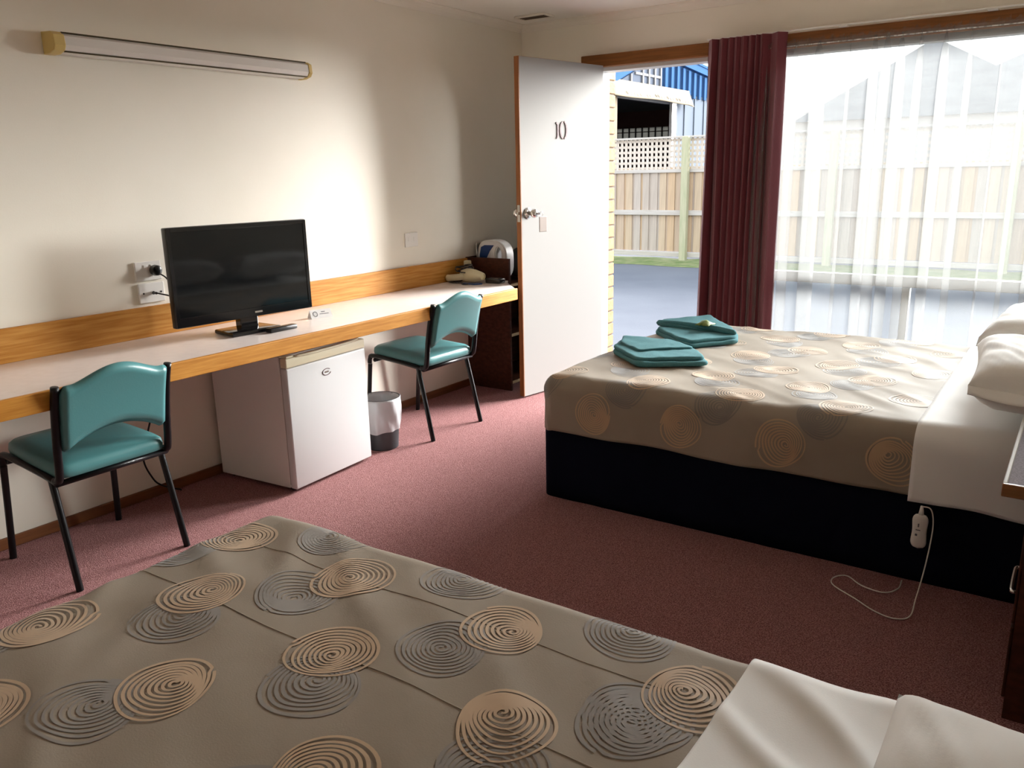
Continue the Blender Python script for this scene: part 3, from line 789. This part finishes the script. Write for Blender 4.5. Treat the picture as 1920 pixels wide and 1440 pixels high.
# --- near bed (in front)
NX0, NX1, NY0, NY1, NT = 1.655, 3.60, 0.26, 1.315, 0.547
BB2 = thing('bed', 'bed with a hidden navy base closest to the viewer', 'bed', (2.6, 0.79, 0))
obj('valance', base_mesh(NX0+0.012, NX1, NY0+0.012, NY1-0.012, 0.0, 0.325, 5), 'navy_valance', BB2, True)
obj('mattress', box(new(), NX0+0.025, NX1, NY0+0.025, NY1-0.025, 0.326, NT-0.022, 0.05, 4), 'white_sheet', BB2, 40)
nc = Cover(NX0, NY0, NY1, NT, 0.06, -0.004, 5.0, 0.009)
BS2 = thing('bedspread', 'taupe satin bedspread with large embroidered swirls on the bed closest to the viewer', 'bedspread', (2.3, 0.8, 0.3))
q2 = math.pi/2*0.06; dropn = 0.245-0.06+q2
o = obj('cover', nc.sheet(NX0+0.06-dropn, 3.03, NY0+0.06-dropn, NY1-0.06+dropn, 210, 170), 'bedspread_cloth', BS2, True); thicken(o, 0.006)
tans, greys = [], []
rows = [(1.135, 1.742), (0.907, 1.914), (0.672, 1.752), (0.450, 1.934)]
for j, (b, a0) in enumerate(rows):
    for i in range(-1, 4):
        a = a0+0.389*i
        if a < NX0-0.1 or a > 2.94: continue
        tans.append((a, b))
        greys.append((a+(-0.055 if j % 2 == 0 else 0.045), b-(0.108 if j % 2 == 0 else 0.094)))
for i in range(-1, 3): greys.append((1.951+0.391*i, 1.258))
greys.append((2.850, 1.045))
greys = [g for g in greys if NX0-0.12 < g[0] < 2.92]
swirls(nc, BS2, tans, greys, 0.087, 900)
for b, rr in ((0.903, 0.0013), (1.132, 0.0010)):
    obj('stitched_seam', tube(new(), [nc.pt(1.60+1.38*i/120, b+0.004*math.sin(i*0.11), 0.0002) for i in range(121)], rr, 6), 'seam_thread', BS2, True)
ns = Cover(NX0, NY0, NY1, NT, 0.06, 0.007, 12.0, 0.012)
SH2 = thing('bed_sheet', 'white sheet folded back over the bed closest to the viewer', 'sheet', (3.3, 0.8, 0.27))
o = obj('folded_top', ns.sheet(2.958, 3.595, NY0+0.06-dropn-0.01, NY1-0.06+dropn+0.01, 130, 220), 'white_sheet', SH2, True); thicken(o, 0.007)

# ------------------------------------------------------------------ pillows
def pillow(label, cx, cy, z, lx, ly, h, rx=0.0, ry=0.0, rz=0.0, seed=0):
    bm = new(); nu, nv = 44, 56
    M = Matrix.Rotation(rz, 3, 'Z') @ Matrix.Rotation(ry, 3, 'Y') @ Matrix.Rotation(rx, 3, 'X')
    def side(sg):
        def fn(u, v):
            a, b = u*2-1, v*2-1
            # flat seam edge, pinched between ears at the corners
            px = a*lx/2*(1-0.07*(1-b*b)*abs(a)**6*0.9); py = b*ly/2*(1-0.05*(1-a*a)*abs(b)**6)
            t = max(0.0, (1-a**4))*max(0.0, (1-b**4))
            zz = sg*h/2*t**0.42*(1+0.0)
            zz += 0.008*n3(a*2.4+seed, b*3+seed, sg)*min(1, t*3) + 0.006*n3(a*6+b*5, seed, sg*2.0)*min(1, t*4)
            return Vector((px, py, zz))
        return fn
    for sg in (1, -1):
        f = side(sg); grid(bm, nu, nv, f)
    bmesh.ops.remove_doubles(bm, verts=bm.verts, dist=1e-4)
    for v in bm.verts: v.co = M @ v.co
    zmin = min(v.co.z for v in bm.verts)
    for v in bm.verts: v.co += Vector((cx, cy, z-zmin))
    t = thing('pillow', label, 'pillow', (cx, cy, z))
    hb = new()
    def hem(u, v):
        a = u*2-1
        p = Vector((a*lx/2*(1-0.02*v), -ly/2*(1-0.05*(1-a*a))-0.055*v+0.006, 0.006*math.sin(5*a+seed)*v-0.020*v*v))
        return M @ p + Vector((cx, cy, z-zmin))
    grid(hb, 30, 6, hem)
    th_ = obj('case_hem', hb, 'pillow_cloth', t, True); thicken(th_, 0.003)
    obj('pillow_case', bm, 'pillow_cloth', t, True)
    return t
pillow('white pillow on the window bed, the one nearer the bedside table', 3.305, 3.24, FT+0.017, 0.48, 0.70, 0.19, ry=R(7), rz=R(4), seed=1)
pillow('white pillow on the window bed, the one nearer the window', 3.290, 4.045, FT+0.017, 0.48, 0.70, 0.19, ry=R(8), rz=R(-3), seed=4)
pillow('white pillow on the bed closest to the viewer', 3.39, 0.79, NT+0.024, 0.40, 0.76, 0.11, ry=R(2), rz=R(-2), seed=9)

# ------------------------------------------------------------------ towels and mint on the far bed
def slab(pts, z0, z1, bev):
    return prism(new(), [(x, y, z0) for x, y in pts], (0, 0, z1-z0), bev, 3)
def chaikin(p, n=2, k=0.22):
    for _ in range(n):
        q = []
        for i in range(len(p)):
            a, b = p[i], p[(i+1) % len(p)]
            q += [(a[0]+(b[0]-a[0])*k, a[1]+(b[1]-a[1])*k), (b[0]-(b[0]-a[0])*k, b[1]-(b[1]-a[1])*k)]
        p = q
    return p
def soft_slab(pts, z0, z1, seed):
    p = []
    for i in range(len(pts)):
        a, b = pts[i], pts[(i+1) % len(pts)]
        for j in range(4): p.append((a[0]+(b[0]-a[0])*j/4, a[1]+(b[1]-a[1])*j/4))
    p = chaikin(p, 2, 0.25)
    cx = sum(q[0] for q in p)/len(p); cy = sum(q[1] for q in p)/len(p)
    R_ = sum(math.hypot(q[0]-cx, q[1]-cy) for q in p)/len(p)
    h = z1-z0; r = h/2
    prof = [(0.02, 0.0), (0.5, 0.0), (1-r/R_, 0.0), (1-0.3*r/R_, 0.14), (1.0, 0.5), (1-0.3*r/R_, 0.86), (1-r/R_, 1.0), (0.9, 1.0), (0.75, 1.0), (0.55, 1.0), (0.3, 1.0), (0.02, 1.0)]
    bm = new(); rings = []
    for sc_, hz in prof:
        ring = []
        for x, y in p:
            X_, Y_ = cx+(x-cx)*sc_, cy+(y-cy)*sc_
            up = 0.0045*n3(X_*9+seed, Y_*9, seed)+0.003*n3(X_*22, Y_*22+seed, seed) if hz > 0.4 else 0.0
            ring.append(bm.verts.new((X_, Y_, z0+h*hz+up+0.002*hz)))
        rings.append(ring)
    m = len(p)
    for i in range(len(rings)-1):
        for k in range(m): bm.faces.new((rings[i][k], rings[i][(k+1) % m], rings[i+1][(k+1) % m], rings[i+1][k]))
    bm.faces.new(rings[0][::-1]); bm.faces.new(rings[-1])
    return bm
def towel(name, label, layers, group):
    t = thing(name, label, 'towel', (layers[0][0][0][0], layers[0][0][0][1], layers[0][1]), group=group)
    for i, (pts, z0, z1) in enumerate(layers):
        bm = soft_slab(pts, z0, z1, i*3.1+pts[0][0])
        obj('fold' if i < len(layers)-1 else 'flap', bm, 'towel_teal', t, True)
    return t
tz = FT+0.004
TA = [(1.575, 3.37), (1.80, 3.17), (2.06, 3.345), (1.93, 3.53), (1.53, 3.575)]
TA2 = [(1.565, 3.395), (1.79, 3.19), (2.035, 3.36), (1.92, 3.52), (1.525, 3.58)]
TAf = [(1.520, 3.585), (1.585, 3.43), (1.735, 3.32), (1.93, 3.50), (1.745, 3.60)]
towel('folded_towel', 'folded teal towel with an open triangular flap, closer to the bed edge', [(TA, tz, tz+0.020), (TA2, tz+0.019, tz+0.036), (TAf, tz+0.035, tz+0.046)], 'teal towels on the window bed')
TB = [(1.545, 3.90), (1.48, 4.13), (1.67, 4.36), (1.94, 4.04), (2.00, 3.87), (1.85, 3.655), (1.745, 3.71)]
TB2 = [(1.555, 3.905), (1.49, 4.12), (1.67, 4.34), (1.925, 4.03), (1.985, 3.88), (1.845, 3.675), (1.75, 3.72)]
TBf = [(1.50, 4.10), (1.67, 4.33), (1.915, 4.02), (1.965, 3.915), (1.54, 3.955)]
towel('folded_towel', 'folded teal towel with a rolled band and a green mint on it', [(TB, tz, tz+0.018), (TB2, tz+0.017, tz+0.034), (TBf, tz+0.033, tz+0.048)], 'teal towels on the window bed')
TBt = [o for o in bpy.data.objects if o.name == 'folded_towel.001'][0]
obj('rolled_band', tube(new(), curve_pts([(1.515, 3.985, tz+0.046), (1.62, 3.975, tz+0.052), (1.75, 3.955, tz+0.053), (1.87, 3.93, tz+0.052), (1.975, 3.905, tz+0.044)], 8), [0.006]+[0.016]*31+[0.006], 14), 'towel_teal', TBt, True)
bm = new()
mpts = [(1.765, 3.872), (1.83, 3.875), (1.822, 3.93), (1.77, 3.935)]
grid(bm, 7, 7, lambda u, v: Vector((1.760+0.072*u+0.012*v, 3.905+0.075*v-0.008*u, tz+0.068+0.022*math.sin(math.pi*u)*math.sin(math.pi*v)+0.004*math.sin(9*u+5*v)**2)))
o = obj('wrapped_mint', bm, 'mint_wrapper', None, True); thicken(o, -0.004); tag(o, 'green wrapped mint lying on the folded towel', 'mint')

# ------------------------------------------------------------------ electric blanket controller
EC = thing('blanket_controller', 'white electric blanket controller hanging beside the bed base', 'controller', (3.0, 2.855, 0.14))
def ctl(u, v):
    a = 2*math.pi*u; t = v
    zz = 0.142+0.125*t
    wdt = 0.027*(1-0.18*math.sin(math.pi*t)**2)*max(0.0, 1-abs(2*t-1)**5)**0.5
    return Vector((3.004+wdt*math.cos(a), 2.845+0.011*math.sin(a)*max(0.0, 1-abs(2*t-1)**6)**0.5, zz))
bm = new(); grid(bm, 24, 24, ctl, close_u=True); bmesh.ops.remove_doubles(bm, verts=bm.verts, dist=1e-4)
obj('body', bm, 'white_plastic', EC, True)
obj('cord_sleeve', tube(new(), [(3.004, 2.846, 0.262), (3.004, 2.848, 0.275), (3.003, 2.850, 0.292)], [0.009, 0.007, 0.004], 12), 'white_plastic', EC, True)
obj('switch', box(new(), 2.999, 3.003, 2.8325, 2.836, 0.222, 0.234, 0.0005, 1), 'ink', EC)
obj('print_mark', box(new(), 2.994, 3.008, 2.8325, 2.836, 0.210, 0.2125), 'ink', EC)
obj('slider', box(new(), 2.993, 3.000, 2.832, 2.836, 0.190, 0.197, 0.001, 1), 'ink', EC)
cc = curve_pts([(3.003, 2.851, 0.290), (3.030, 2.852, 0.285), (3.042, 2.848, 0.24), (3.041, 2.840, 0.17), (3.035, 2.80, 0.08), (3.03, 2.72, 0.02), (3.03, 2.62, 0.006), (2.99, 2.585, 0.004), (2.93, 2.60, 0.004), (2.86, 2.65, 0.004), (2.775, 2.71, 0.004), (2.765, 2.765, 0.004), (2.80, 2.80, 0.004), (2.86, 2.75, 0.006), (2.93, 2.735, 0.008), (2.965, 2.79, 0.006), (2.965, 2.86, 0.006)], 8)
obj('cable', tube(new(), cc, 0.0022, 8), 'cord_white', EC, True)

# ------------------------------------------------------------------ bedside table at the edge of the picture
BT = thing('bedside_table', 'bedside table with speckled top and wooden edge between the beds', 'bedside table', (3.45, 2.52, 0))
obj('top', box(new(), 3.262, XW-0.002, 2.170, 2.845, 0.628, 0.646), 'bedside_laminate', BT)
obj('top_edge', box(new(), 3.252, 3.262, 2.170, 2.845, 0.618, 0.650, 0.002, 1), 'white_paint', BT)
obj('top_edge', box(new(), 3.252, XW-0.002, 2.158, 2.170, 0.618, 0.650, 0.002, 1), 'beam_timber', BT)
obj('cabinet', box(new(), 3.315, XW-0.002, 2.22, 2.80, 0.0, 0.618), 'dark_timber', BT)
dwr = obj('drawer', box(new(), 3.307, 3.315, 2.235, 2.785, 0.26, 0.60, 0.002, 1), 'dark_timber', BT)
obj('handle', tube(new(), curve_pts([(3.307, 2.36, 0.29), (3.296, 2.36, 0.29), (3.293, 2.39, 0.29), (3.293, 2.49, 0.29), (3.296, 2.52, 0.29), (3.307, 2.52, 0.29)], 4), 0.005, 8), 'chrome', dwr, True)
dwr = obj('cupboard_door', box(new(), 3.307, 3.315, 2.235, 2.785, 0.05, 0.25, 0.002, 1), 'dark_timber', BT)

# ------------------------------------------------------------------ things on desk end and shelf unit
IR = thing('steam_iron', 'white and blue steam iron standing on the corner shelf', 'iron', (0.140, 4.43, 0.700), R(0))
# built in local xz plane (x to the right, z up), thickness in y
outer = [(0.0, 0.0)]
def iron_outer(t):
    # t 0..1 around
    a = 2*math.pi*t
    x, z = math.cos(a), math.sin(a)
    e = 0.62
    px = 0.118*math.copysign(abs(x)**(0.9 if x > 0 else e), x); pz = 0.133*math.copysign(abs(z)**e, z)
    return (px+0.01, pz+0.136)
def iron_inner(t):
    a = 2*math.pi*t
    return (0.062+0.022*math.cos(a), 0.170+0.052*math.sin(a))
def iron_shell(bm, y0, y1):
    n = 40
    F = {}
    for k in range(n):
        for nm, fn in (('o', iron_outer), ('i', iron_inner)):
            x, z = fn(k/n)
            F[nm, k, 0] = bm.verts.new((x, y0, z)); F[nm, k, 1] = bm.verts.new((x, y1, z))
    for k in range(n):
        j = (k+1) % n
        for s in (0, 1): bm.faces.new((F['o', k, s], F['o', j, s], F['i', j, s], F['i', k, s]))
        for nm in ('o', 'i'): bm.faces.new((F[nm, k, 0], F[nm, j, 0], F[nm, j, 1], F[nm, k, 1]))
    bmesh.ops.recalc_face_normals(bm, faces=bm.faces[:])
    bmesh.ops.bevel(bm, geom=[e for e in bm.edges if abs(e.verts[0].co.y-e.verts[1].co.y) < 1e-6 and len(e.link_faces) == 2 and e.calc_face_angle(0) > 1.0], offset=0.008, segments=3, affect='EDGES')
    return bm
obj('body', iron_shell(new(), -0.045, 0.045), 'iron_white', IR, 40, local=True)
bm = new()
prism(bm, [(-0.092, -0.047, 0.05), (-0.088, -0.047, 0.17), (-0.075, -0.047, 0.222), (-0.045, -0.047, 0.235), (0.030, -0.047, 0.236), (-0.005, -0.047, 0.195), (-0.03, -0.047, 0.15), (-0.045, -0.047, 0.06)], (0, 0.012, 0), 0.002, 1)
obj('water_tank', bm, 'iron_blue', IR, local=True)
obj('soleplate', box(new(), -0.118, -0.108, -0.05, 0.05, 0.004, 0.25, 0.003, 1), 'chrome', IR, local=True)
HD = thing('hair_dryer', 'cream hair dryer with bundled black cord at the end of the desk', 'hair dryer', (0.15, 4.13, DZ), R(-10))
bm = new()
prof = [(0.012, -0.085), (0.030, -0.080), (0.040, -0.060), (0.043, -0.02), (0.039, 0.03), (0.030, 0.075), (0.022, 0.105), (0.018, 0.107), (0.018, 0.095)]
lathe(bm, prof, 24, 'X', (0.03, 0, 0.045), True, True)
obj('barrel', bm, 'dryer_cream', HD, 40, local=True)
obj('handle', tube(new(), curve_pts([(0.0, -0.01, 0.04), (-0.03, -0.05, 0.035), (-0.075, -0.075, 0.03), (-0.11, -0.08, 0.027)]), [0.021]*24+[0.018], 14), 'dryer_cream', HD, True, local=True)
cp = []
for i in range(90):
    t = i/89; a = t*2*math.pi*3.4
    cp.append((-0.03+0.055*math.cos(a)*(1-0.25*t), -0.005+0.062*math.sin(a)*(1-0.15*t), 0.075+0.020*math.sin(a*0.7)+0.012*t))
obj('cord', tube(new(), cp, 0.0034, 7), 'black_plastic', HD, True, local=True)
tag(obj('yellow_plug_adaptor', box(new(), 0.055, 0.095, 4.205, 4.24, DZ+0.085, DZ+0.125, 0.006, 2), 'dryer_cream', None, 40), 'pale yellow plug on the cord bundle beside the upstand', 'plug')
tag(obj('coiled_cord', tube(new(), curve_pts([(0.06, 4.215, DZ+0.082), (0.05, 4.21, DZ+0.05), (0.06, 4.17, DZ+0.012), (0.10, 4.12, DZ+0.006), (0.06, 4.06, DZ+0.006), (0.10, 4.03, DZ+0.006), (0.17, 4.05, DZ+0.006), (0.20, 4.00, DZ+0.006), (0.24, 4.01, DZ+0.006)]), 0.004, 7), 'black_plastic', None, True), 'black cord curled on the desk end below the pale plug', 'cord')
tag(obj('blue_folder', prism(new(), [(0.17, 4.035, DZ+0.0003), (0.27, 4.03, DZ+0.0003), (0.30, 4.075, DZ+0.0003), (0.19, 4.075, DZ+0.0003)], (0, 0, 0.008), 0.002, 1), 'iron_blue', None), 'small blue folded leaflet lying beside the hair dryer', 'leaflet')
RC = thing('black_handset', 'flat black handset lying at the end of the desk beside the hair dryer', 'handset', (0.33, 4.17, DZ+0.0005), R(4))
obj('body', box(new(), -0.055, 0.055, -0.035, 0.035, 0.0, 0.030, 0.008, 3), 'black_plastic', RC, 40, local=True)
obj('button_strip', box(new(), 0.0, 0.035, -0.020, -0.012, 0.030, 0.0315), 'chrome', RC, local=True)
bm = new()
bmesh.ops.create_uvsphere(bm, u_segments=24, v_segments=16, radius=1.0)
for v in bm.verts:
    c = v.co; k = lambda t: math.copysign(abs(t)**0.7, t)
    v.co = Vector((0.240+0.080*k(c.x), 4.66+0.15*k(c.y), 0.702+0.105+0.105*k(c.z)))
tag(obj('soft_bag', bm, 'bag_dark', None, True), 'dark grey soft bag on the corner shelf behind the steam iron', 'bag')

# ceiling vent
V = thing('ceiling_vent', 'small rectangular air vent in the ceiling near the corner', 'vent', (0.27, 4.75, ZC-0.012))
bm = new()
for a, b, c, d in ((0.155, 0.385, 4.685, 4.702), (0.155, 0.385, 4.798, 4.815), (0.155, 0.172, 4.702, 4.798), (0.368, 0.385, 4.702, 4.798)):
    box(bm, a, b, c, d, ZC-0.012, ZC, 0.003, 1)
obj('frame', bm, 'cornice_paint', V)
obj('backing', box(new(), 0.172, 0.368, 4.702, 4.798, ZC-0.002, ZC), 'vent_slot', V)
for k in range(4):
    obj('slat', box(new(), 0.172, 0.368, 4.708+k*0.024, 4.720+k*0.024, ZC-0.009, ZC-0.005), 'vent_slot', V)

# ------------------------------------------------------------------ outside: yard, fence, shed, house
struct('ground_outside', box(new(), -40, 40, YW+0.05, 70, -0.30, -0.10), 'asphalt', 'blue-grey asphalt yard outside the open door', 'yard')
bm = new()
def vg(u, v):
    x = -9+18*u; y = 12.25+0.75*v + (0.10*n3(x*1.3, 3.1, 0) if v < 0.1 else 0)
    return Vector((x, y, -0.097+0.05*v*(1+0.5*n3(x*2, v*3, 1))))
grid(bm, 120, 8, vg)
o = obj('grass_verge', bm, 'grass_verge', None, True); tag(o, 'mossy green verge along the foot of the fence', 'grass', kind='stuff')
FN = thing('paling_fence', 'timber paling fence with lattice top across the yard', 'fence', (0.0, 13.0, -0.1))
FYp = 13.02
def shared(name, bm, m, root=None):
    return finish(bm, name, m, False)
def put(name, me, parent, loc, m=None):
    o = bpy.data.objects.new(name, me); COL.objects.link(o); o.parent = parent
    o.location = Vector(loc)-root_of(parent).location
    if m is not None:
        o.material_slots[0].link = 'OBJECT'; o.material_slots[0].material = m
    return o
me = shared('paling', box(new(), -0.058, 0.058, -0.008, 0.008, 0, 1.36), 'fence_board_0')
me2 = shared('paling', box(new(), -0.050, 0.050, -0.007, 0.007, 0, 1.36), 'fence_board_0')
rnd = random.Random(4)
x = -6.0
while x < 5.5:
    put('paling', me, FN, (x, FYp, 0.06), FENCE[rnd.randrange(6)])
    put('paling', me2, FN, (x+0.0775, FYp+0.0165, 0.06), FENCE[rnd.randrange(6)]); x += 0.155
me = shared('lattice_slat', box(new(), -0.020, 0.020, -0.004, 0.004, 0, 0.50), 'lattice_timber')
x = -5.98
while x < 5.4:
    put('lattice_slat', me, FN, (x, FYp-0.005, 1.39)); x += 0.0795
for z in (1.42, 1.507, 1.594, 1.681, 1.768, 1.855):
    obj('lattice_batten', box(new(), -6.0, 5.5, FYp+0.0, FYp+0.008, z-0.020, z+0.020), 'lattice_timber', FN)
for z0, z1, dp in ((1.885, 1.915, 0.06), (1.345, 1.400, 0.03), (0.66, 0.74, 0.05), (-0.02, 0.055, 0.05)):
    obj('rail', box(new(), -6.0, 5.5, FYp-0.008-dp, FYp-0.008, z0, z1, 0.004, 1), 'fence_rail', FN)
me = shared('post', box(new(), -0.055, 0.055, -0.05, 0.05, 0, 2.0, 0.006, 1), 'fence_post')
for x in (-4.45, -2.155, 0.14, 2.435, 4.73):
    put('post', me, FN, (x, FYp-0.115, -0.1))

# shed with blue gable
SX = -5.0
SD = thing('blue_shed', 'blue gabled metal shed with an open bay beyond the fence', 'shed', (-8.0, 19.0, -0.1))
def poly_x(pts, x0, x1): return prism(new(), [(x0, y, z) for y, z in pts], (x1-x0, 0, 0))
pk = (17.70, 3.93)
obj('gable_cladding', poly_x([(15.55, 3.12), pk, (21.6, 3.62), (21.6, 3.12), (18.9, 3.13)], SX-0.1, SX), 'shed_blue', SD)
obj('gable_skylight', poly_x([(15.95, 3.16), (17.55, 3.72), (17.95, 3.76), (17.95, 3.14)], SX, SX+0.03), 'skylight', SD)
for y in (16.5, 17.05, 17.35, 17.65, 17.95):
    zt = 3.16+(y-15.95)*0.35 if y < 17.55 else 3.76
    obj('skylight_bar', box(new(), SX+0.03, SX+0.06, y-0.03, y+0.03, 3.12, min(zt, 3.8)), 'shed_white', SD)
obj('skylight_bar', box(new(), SX+0.03, SX+0.055, 16.7, 17.95, 3.36, 3.41), 'shed_white', SD)
y = 18.25
while y < 21.5:
    zt = pk[1]-(y-pk[0])*0.08-0.12
    obj('cladding_rib', box(new(), SX, SX+0.05, y-0.06, y+0.06, 3.05, zt), 'shed_blue', SD); y += 0.33
obj('barge_board', poly_x([(15.5, 3.06), (15.5, 3.22), (pk[0], pk[1]+0.10), (21.7, 3.70), (21.7, 3.52), (pk[0], pk[1]-0.08)], SX, SX+0.10), 'shed_blue', SD)
obj('roof', poly_x([(15.4, 3.18), (pk[0], pk[1]+0.08), (24.2, 3.45), (24.2, 3.50), (pk[0], pk[1]+0.14), (15.4, 3.24)], SX-7.0, SX+0.12), 'shed_blue', SD)
obj('wall_sheet', poly_x([(18.80, -0.1), (24.0, -0.1), (24.0, 3.12), (18.80, 3.12)], SX-0.1, SX), 'shed_pale', SD)
obj('wall_sheet', poly_x([(15.45, -0.1), (15.80, -0.1), (15.80, 3.12), (15.45, 3.12)], SX-0.1, SX), 'shed_white', SD)
for y in (19.4, 20.0, 20.6, 21.2):
    obj('sheet_seam', box(new(), SX, SX+0.02, y-0.015, y+0.015, -0.1, 3.05), 'shed_pale', SD)
obj('bay_post', box(new(), SX-0.02, SX+0.05, 18.60, 18.84, -0.1, 2.95), 'aluminium', SD)
obj('bay_post', box(new(), SX-0.02, SX+0.06, 15.62, 15.86, -0.1, 2.95), 'awning_cream', SD)
obj('lintel', box(new(), SX-0.1, SX, 15.45, 18.9, 2.86, 3.13), 'shed_white', SD)
# interior of the bay
obj('inner_wall', box(new(), SX-7.0, SX-6.9, 15.45, 24.0, -0.1, 3.4), 'shed_dark', SD)
obj('side_wall', box(new(), SX-7.0, SX-0.1, 15.35, 15.45, -0.1, 3.2), 'shed_dark', SD)
bm = new(); box(bm, SX-7.0, SX-0.1, 24.0, 24.1, -0.1, 2.24); box(bm, SX-7.0, SX-0.1, 24.0, 24.1, 2.66, 3.5); box(bm, SX-7.0, SX-0.1, 23.97, 24.0, 2.52, 2.545)
obj('rear_wall', bm, 'shed_maroon', SD)
xx = SX-6.4
while xx < SX-0.8:
    p_ = obj('rear_pane', box(new(), xx, xx+0.19, 24.02, 24.04, 2.24, 2.66), 'shed_pane', SD)
    obj('glazing_bar', box(new(), xx+0.19, xx+0.22, 23.98, 24.08, 2.24, 2.66), 'shed_dark', p_)
    xx += 0.22
obj('ceiling_lining', box(new(), SX-7, SX-0.1, 15.45, 24.0, 3.14, 3.16), 'shed_dark', SD)
# cream awning with faded script
AW = thing('awning_sign', 'cream awning with faded script above the shed bay', 'awning', (SX+0.3, 17.5, 2.85))
ya, yb = 15.35, 19.45
bm = new()
def aw(u, v):
    y = ya+(yb-ya)*u
    return Vector((SX+0.07+0.14*(1-v)**1.2, y, 2.86+0.33*v - 0.012*math.sin(u*9)*(1-v) - 0.03*max(0, u-0.93)/0.07*(1-v)))
grid(bm, 40, 9, aw)
o = obj('canopy', bm, 'awning_cream', AW, True); thicken(o, 0.02)
bm = new(); rnd = random.Random(12)
u = 0.09
while u < 0.93:
    k = rnd.choice((0, 1, 2, 3))
    def P(du, v): 
        p = aw(u+du, v); return p+Vector((0.012, 0, 0.014))
    if k == 0: pts = [P(0, .10), P(0.006, .32), P(0.016, .12), P(0.022, .30)]
    elif k == 1: pts = [P(0.012+0.010*math.cos(a), .2+.10*math.sin(a)) for a in [i*0.7 for i in range(9)]]
    elif k == 2: pts = [P(0, .40), P(0.008, .25), P(0.02, .06)]
    else: pts = [P(0, .12), P(0.010, .30), P(0.016, .24), P(0.012, .12)]
    tube(bm, pts, 0.008, 4)
    u += rnd.uniform(0.030, 0.045)
obj('faded_script', bm, 'ink', AW)

# neighbouring house seen through the sheer curtain
HN = thing('neighbour_house', 'grey house with two tiled gables seen through the sheer curtain', 'house', (1.2, 18.5, -0.1))
obj('house_wall', box(new(), -1.6, 4.2, 16.05, 21.0, -0.1, 2.35), 'house_wall', HN)
def gable(x0, xa, x1, ze, zp, y0, y1):
    bm = new(); prism(bm, [(x0, y0, ze), (xa, y0, zp), (x1, y0, ze)], (0, y1-y0, 0)); return bm
obj('gable_roof', gable(-1.4, 0.86, 3.1, 2.18, 3.40, 15.95, 21.0), 'roof_tile', HN)
obj('gable_roof', gable(0.3, 2.75, 5.2, 2.30, 3.30, 16.0, 21.2), 'roof_tile', HN)
